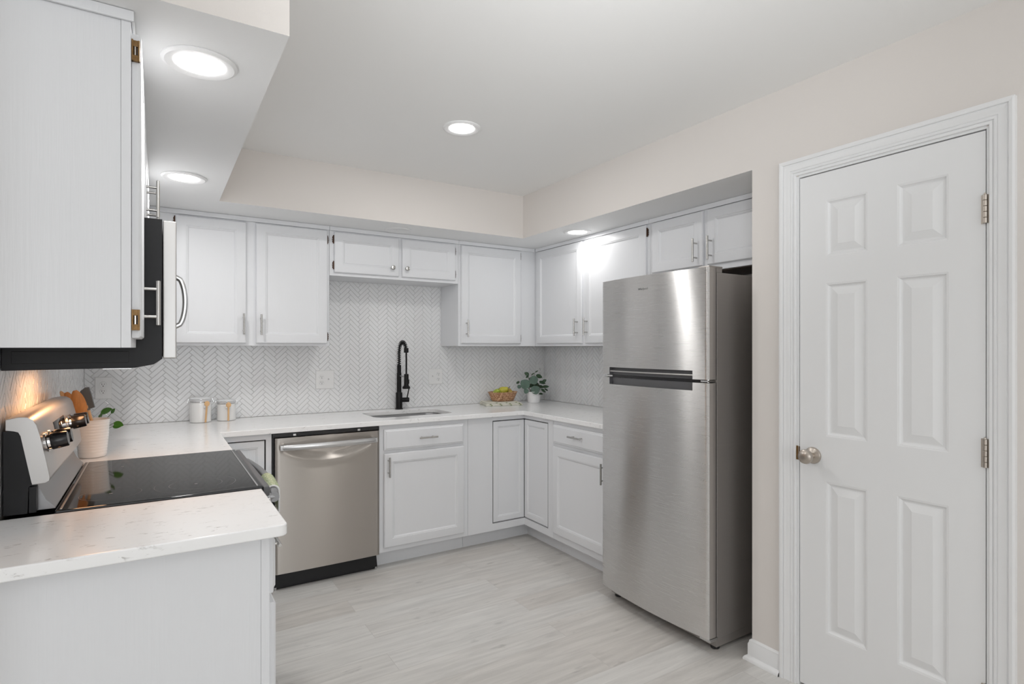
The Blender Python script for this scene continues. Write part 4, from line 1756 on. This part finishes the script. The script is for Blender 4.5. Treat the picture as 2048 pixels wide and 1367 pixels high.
# leaves: (screen-right offset, height above counter, toward camera offset, size, kind)
RT = Vector((math.cos(YAW), -math.sin(YAW), 0))
TC = Vector((-math.sin(YAW), -math.cos(YAW), 0))
lv = [(.00, .185, .05, .036, 0), (-.068, .150, .045, .040, 0), (.008, .105, .055, .036, 0), (-.062, .095, .05, .020, 0),
      (.040, .215, .01, .026, 1), (-.055, .232, .0, .020, 1), (-.052, .212, .01, .014, 1), (-.128, .165, .02, .015, 1), (-.118, .130, .03, .016, 0),
      (.065, .165, .02, .026, 1), (.092, .130, .02, .026, 1), (.075, .100, .03, .022, 1), (.055, .128, -.01, .026, 1), (-.020, .140, .01, .026, 1),
      (.052, .075, .04, .018, 1), (-.025, .195, -.01, .016, 1), (.015, .150, -.02, .030, 1), (.100, .105, .0, .016, 1), (.000, .075, .045, .020, 1),
      (-.03, .085, .02, .018, 1), (.085, .175, -.01, .018, 1)]
stems, fol = MB(), MB()
for i, (rx, hz, tc_, sz, kd) in enumerate(lv):
    tip = Vector((PX, PYY, CT)) + RT * rx + TC * tc_ + Vector((0, 0, hz))
    bs = Vector((PX, PYY, CT + .082)) + RT * rnd.uniform(-.02, .02) + TC * rnd.uniform(-.015, .02)
    mid = bs.lerp(tip, .55) + Vector((0, 0, .018))
    stems.tube([bs, mid, tip], .0012, 5)
    if kd == 0:
        n = TC + Vector((0, 0, .35)) + RT * rnd.uniform(-.2, .2)
        dd = RT * (.5 if rx > 0 else -.5) + Vector((0, 0, rnd.uniform(-.2, .6)))
    else:
        n = TC * .5 + Vector((0, 0, rnd.uniform(.3, 1))) + RT * rnd.uniform(-.7, .7)
        dd = RT * (1 if rx > 0 else -1) * .8 + Vector((0, 0, rnd.uniform(-.6, .5)))
    dd.normalize()
    leaf_mesh(fol, tip - dd * sz * .9, dd, n, sz * 2.05, sz * (1.02 if kd == 0 else .78), mi=kd)
for tip in ((.01, .245), (-.02, .225)):
    tp = Vector((PX, PYY, CT)) + RT * tip[0] + Vector((0, 0, tip[1]))
    stems.tube([(PX, PYY, CT + .082), (PX - .01, PYY, CT + .17), tp, tp + RT * .02 + Vector((0, 0, .012))], .0014, 5)
    leaf_mesh(fol, tp, RT + Vector((0, 0, .6)), TC, .03, .005, mi=1)
stems.build('stems', 'leafstem', t)
fol.build('leaves', ['leaf', 'leafdark'], t, smooth=60)

# utensil crock on the stove side
CX, CY = .130, -1.105
t = thing('utensil_crock', 'ribbed white ceramic crock of utensils beside the stove', 'crock', (CX, CY, CT))
prof = [(.040, .0005), (.0455, .002), (.047, .006)]
for k in range(12):
    z = .012 + k * .0115
    r = .0475 + .0115 * (z / .15)
    prof += [(r, z), (r + .0009, z + .004), (r, z + .008)]
prof += [(.0600, .151), (.0605, .153), (.0585, .154), (.0570, .152), (.050, .06), (.045, .008), (0, .007)]
MB().lathe(prof, (CX, CY, CT), 48).build('crock_body', 'ceramic', t, smooth=70)


def paddle(base, tip, w, L, th, mat, name, label, lean=0.0):
    """handle and a long rounded paddle head"""
    base, tip = Vector(base), Vector(tip)
    d = (tip - base).normalized()
    face = (TC * .85 + RT * .5).normalized()
    s = d.cross(face).normalized()
    n = s.cross(d)
    mb = MB()
    mb.tube([base, base.lerp(tip, .5), tip + d * .004], .0042, 10)
    N, K = 12, 12
    rings = []
    for i in range(N + 1):
        u = i / N
        if i in (0, N):
            ww = w * .30
        else:
            ww = w * min(1, math.sin(PI * (u * .86 + .10)) ** .55)
        c = tip + d * (L * u) + n * (-lean * math.sin(u * 1.5) * L)
        rings.append([mb.bm.verts.new(c + s * ww * math.cos(a) + n * th * math.sin(a)) for a in [2 * PI * k / K for k in range(K)]])
    for a, b in zip(rings, rings[1:]):
        for k in range(K):
            mb.bm.faces.new((a[k], a[(k + 1) % K], b[(k + 1) % K], b[k]))
    mb.bm.faces.new(rings[0][::-1])
    mb.bm.faces.new(rings[-1])
    o = mb.build(name, mat, None, loc=base)
    o['label'] = label
    o['category'] = 'utensil'
    o['group'] = 'utensils in the crock'
    return o


paddle((CX + .024, CY - .004, CT + .012), (.080, CY - .014, 1.095), .018, .092, .004, 'woodorange', 'wooden_spoon',
       'orange wooden spoon at the left of the crock', .30)
paddle((CX + .018, CY - .022, CT + .012), (.102, CY - .036, 1.085), .023, .105, .004, 'woodorange', 'wooden_turner',
       'orange wooden turner in the middle of the crock', .30)
# spatula
d0, d1 = Vector((CX + .026, CY + .016, CT + .012)), Vector((.113, CY + .024, CT + .195))
t = thing('spatula', 'grey silicone spatula with a wooden handle at the right of the crock', 'utensil', d0, 'utensils in the crock')
MB().tube([d0, d0.lerp(d1, .5), d1 + (d1 - d0) * .08], .0058, 10).build('handle', 'wood', t)
dd = (d1 - d0).normalized()
s_ = dd.cross((TC * .9 + RT * .2).normalized()).normalized()
n_ = s_.cross(dd)
out2 = [(-.026, 0), (.024, -.004), (.026, .030), (.022, .058), (.008, .078), (-.012, .088), (-.026, .086), (-.027, .06)]
mb = MB()
c_ = d1
for sgn in (1,):
    A = [mb.bm.verts.new(c_ + s_ * -a + dd * b + n_ * .0035) for a, b in out2]
    B = [mb.bm.verts.new(c_ + s_ * -a + dd * b - n_ * .0035) for a, b in out2]
    for i in range(len(A)):
        j = (i + 1) % len(A)
        mb.bm.faces.new((A[i], A[j], B[j], B[i]))
    fa = mb.bm.faces.new(A[::-1])
    fb = mb.bm.faces.new(B)
    bmesh.ops.bevel(mb.bm, geom=list({e for f in (fa, fb) for e in f.edges}), offset=.0015, segments=2, affect='EDGES')
mb.tube([c_ - dd * .006, c_ + dd * .045], lambda t_: .0078 * (1 - .45 * t_), 10, sx=.8)
mb.build('blade', 'silicone', t)
# wooden fork tips leaning on the wall side
paddle((.155, -1.075, CT + .014), (.045, -1.090, 1.145), .009, .045, .004, 'wood', 'wooden_fork',
       'pale wooden fork leaning to the far left out of the crock', .1)

# herb sprig behind the crock
t = thing('potted_herb', 'small green leafy plant peeking out behind the utensil crock', 'plant', (.112, -.955, CT))
MB().lathe([(.026, .0005), (.028, .003), (.034, .060), (.035, .062), (.032, .062), (.030, .052), (0, .051)], (.112, -.955, CT), 28).build('pot', 'pot', t)
stems, fol = MB(), MB()
b0 = Vector((.112, -.955, CT + .052))
for tp, dirx, L, W in ((Vector((.150, -.995, 1.082)), RT * .9 + Vector((0, 0, .35)), .048, .015),
                       (Vector((.155, -.99, 1.075)), RT * -.5 + Vector((0, 0, -.3)), .022, .007),
                       (Vector((.196, -.995, 1.036)), RT * .9 + Vector((0, 0, -.25)), .040, .013),
                       (Vector((.192, -.995, 1.020)), RT * .9 + Vector((0, 0, .05)), .034, .010),
                       (Vector((.185, -.97, 1.075)), RT * .4 + Vector((0, 0, .6)), .025, .009)):
    stems.tube([b0, b0.lerp(tp, .5) + Vector((.004, 0, .01)), tp], .0012, 5)
    leaf_mesh(fol, tp, dirx, TC + Vector((0, 0, .6)), L, W)
stems.build('stems', 'leafstem', t)
fol.build('leaves', 'herb', t, smooth=60)
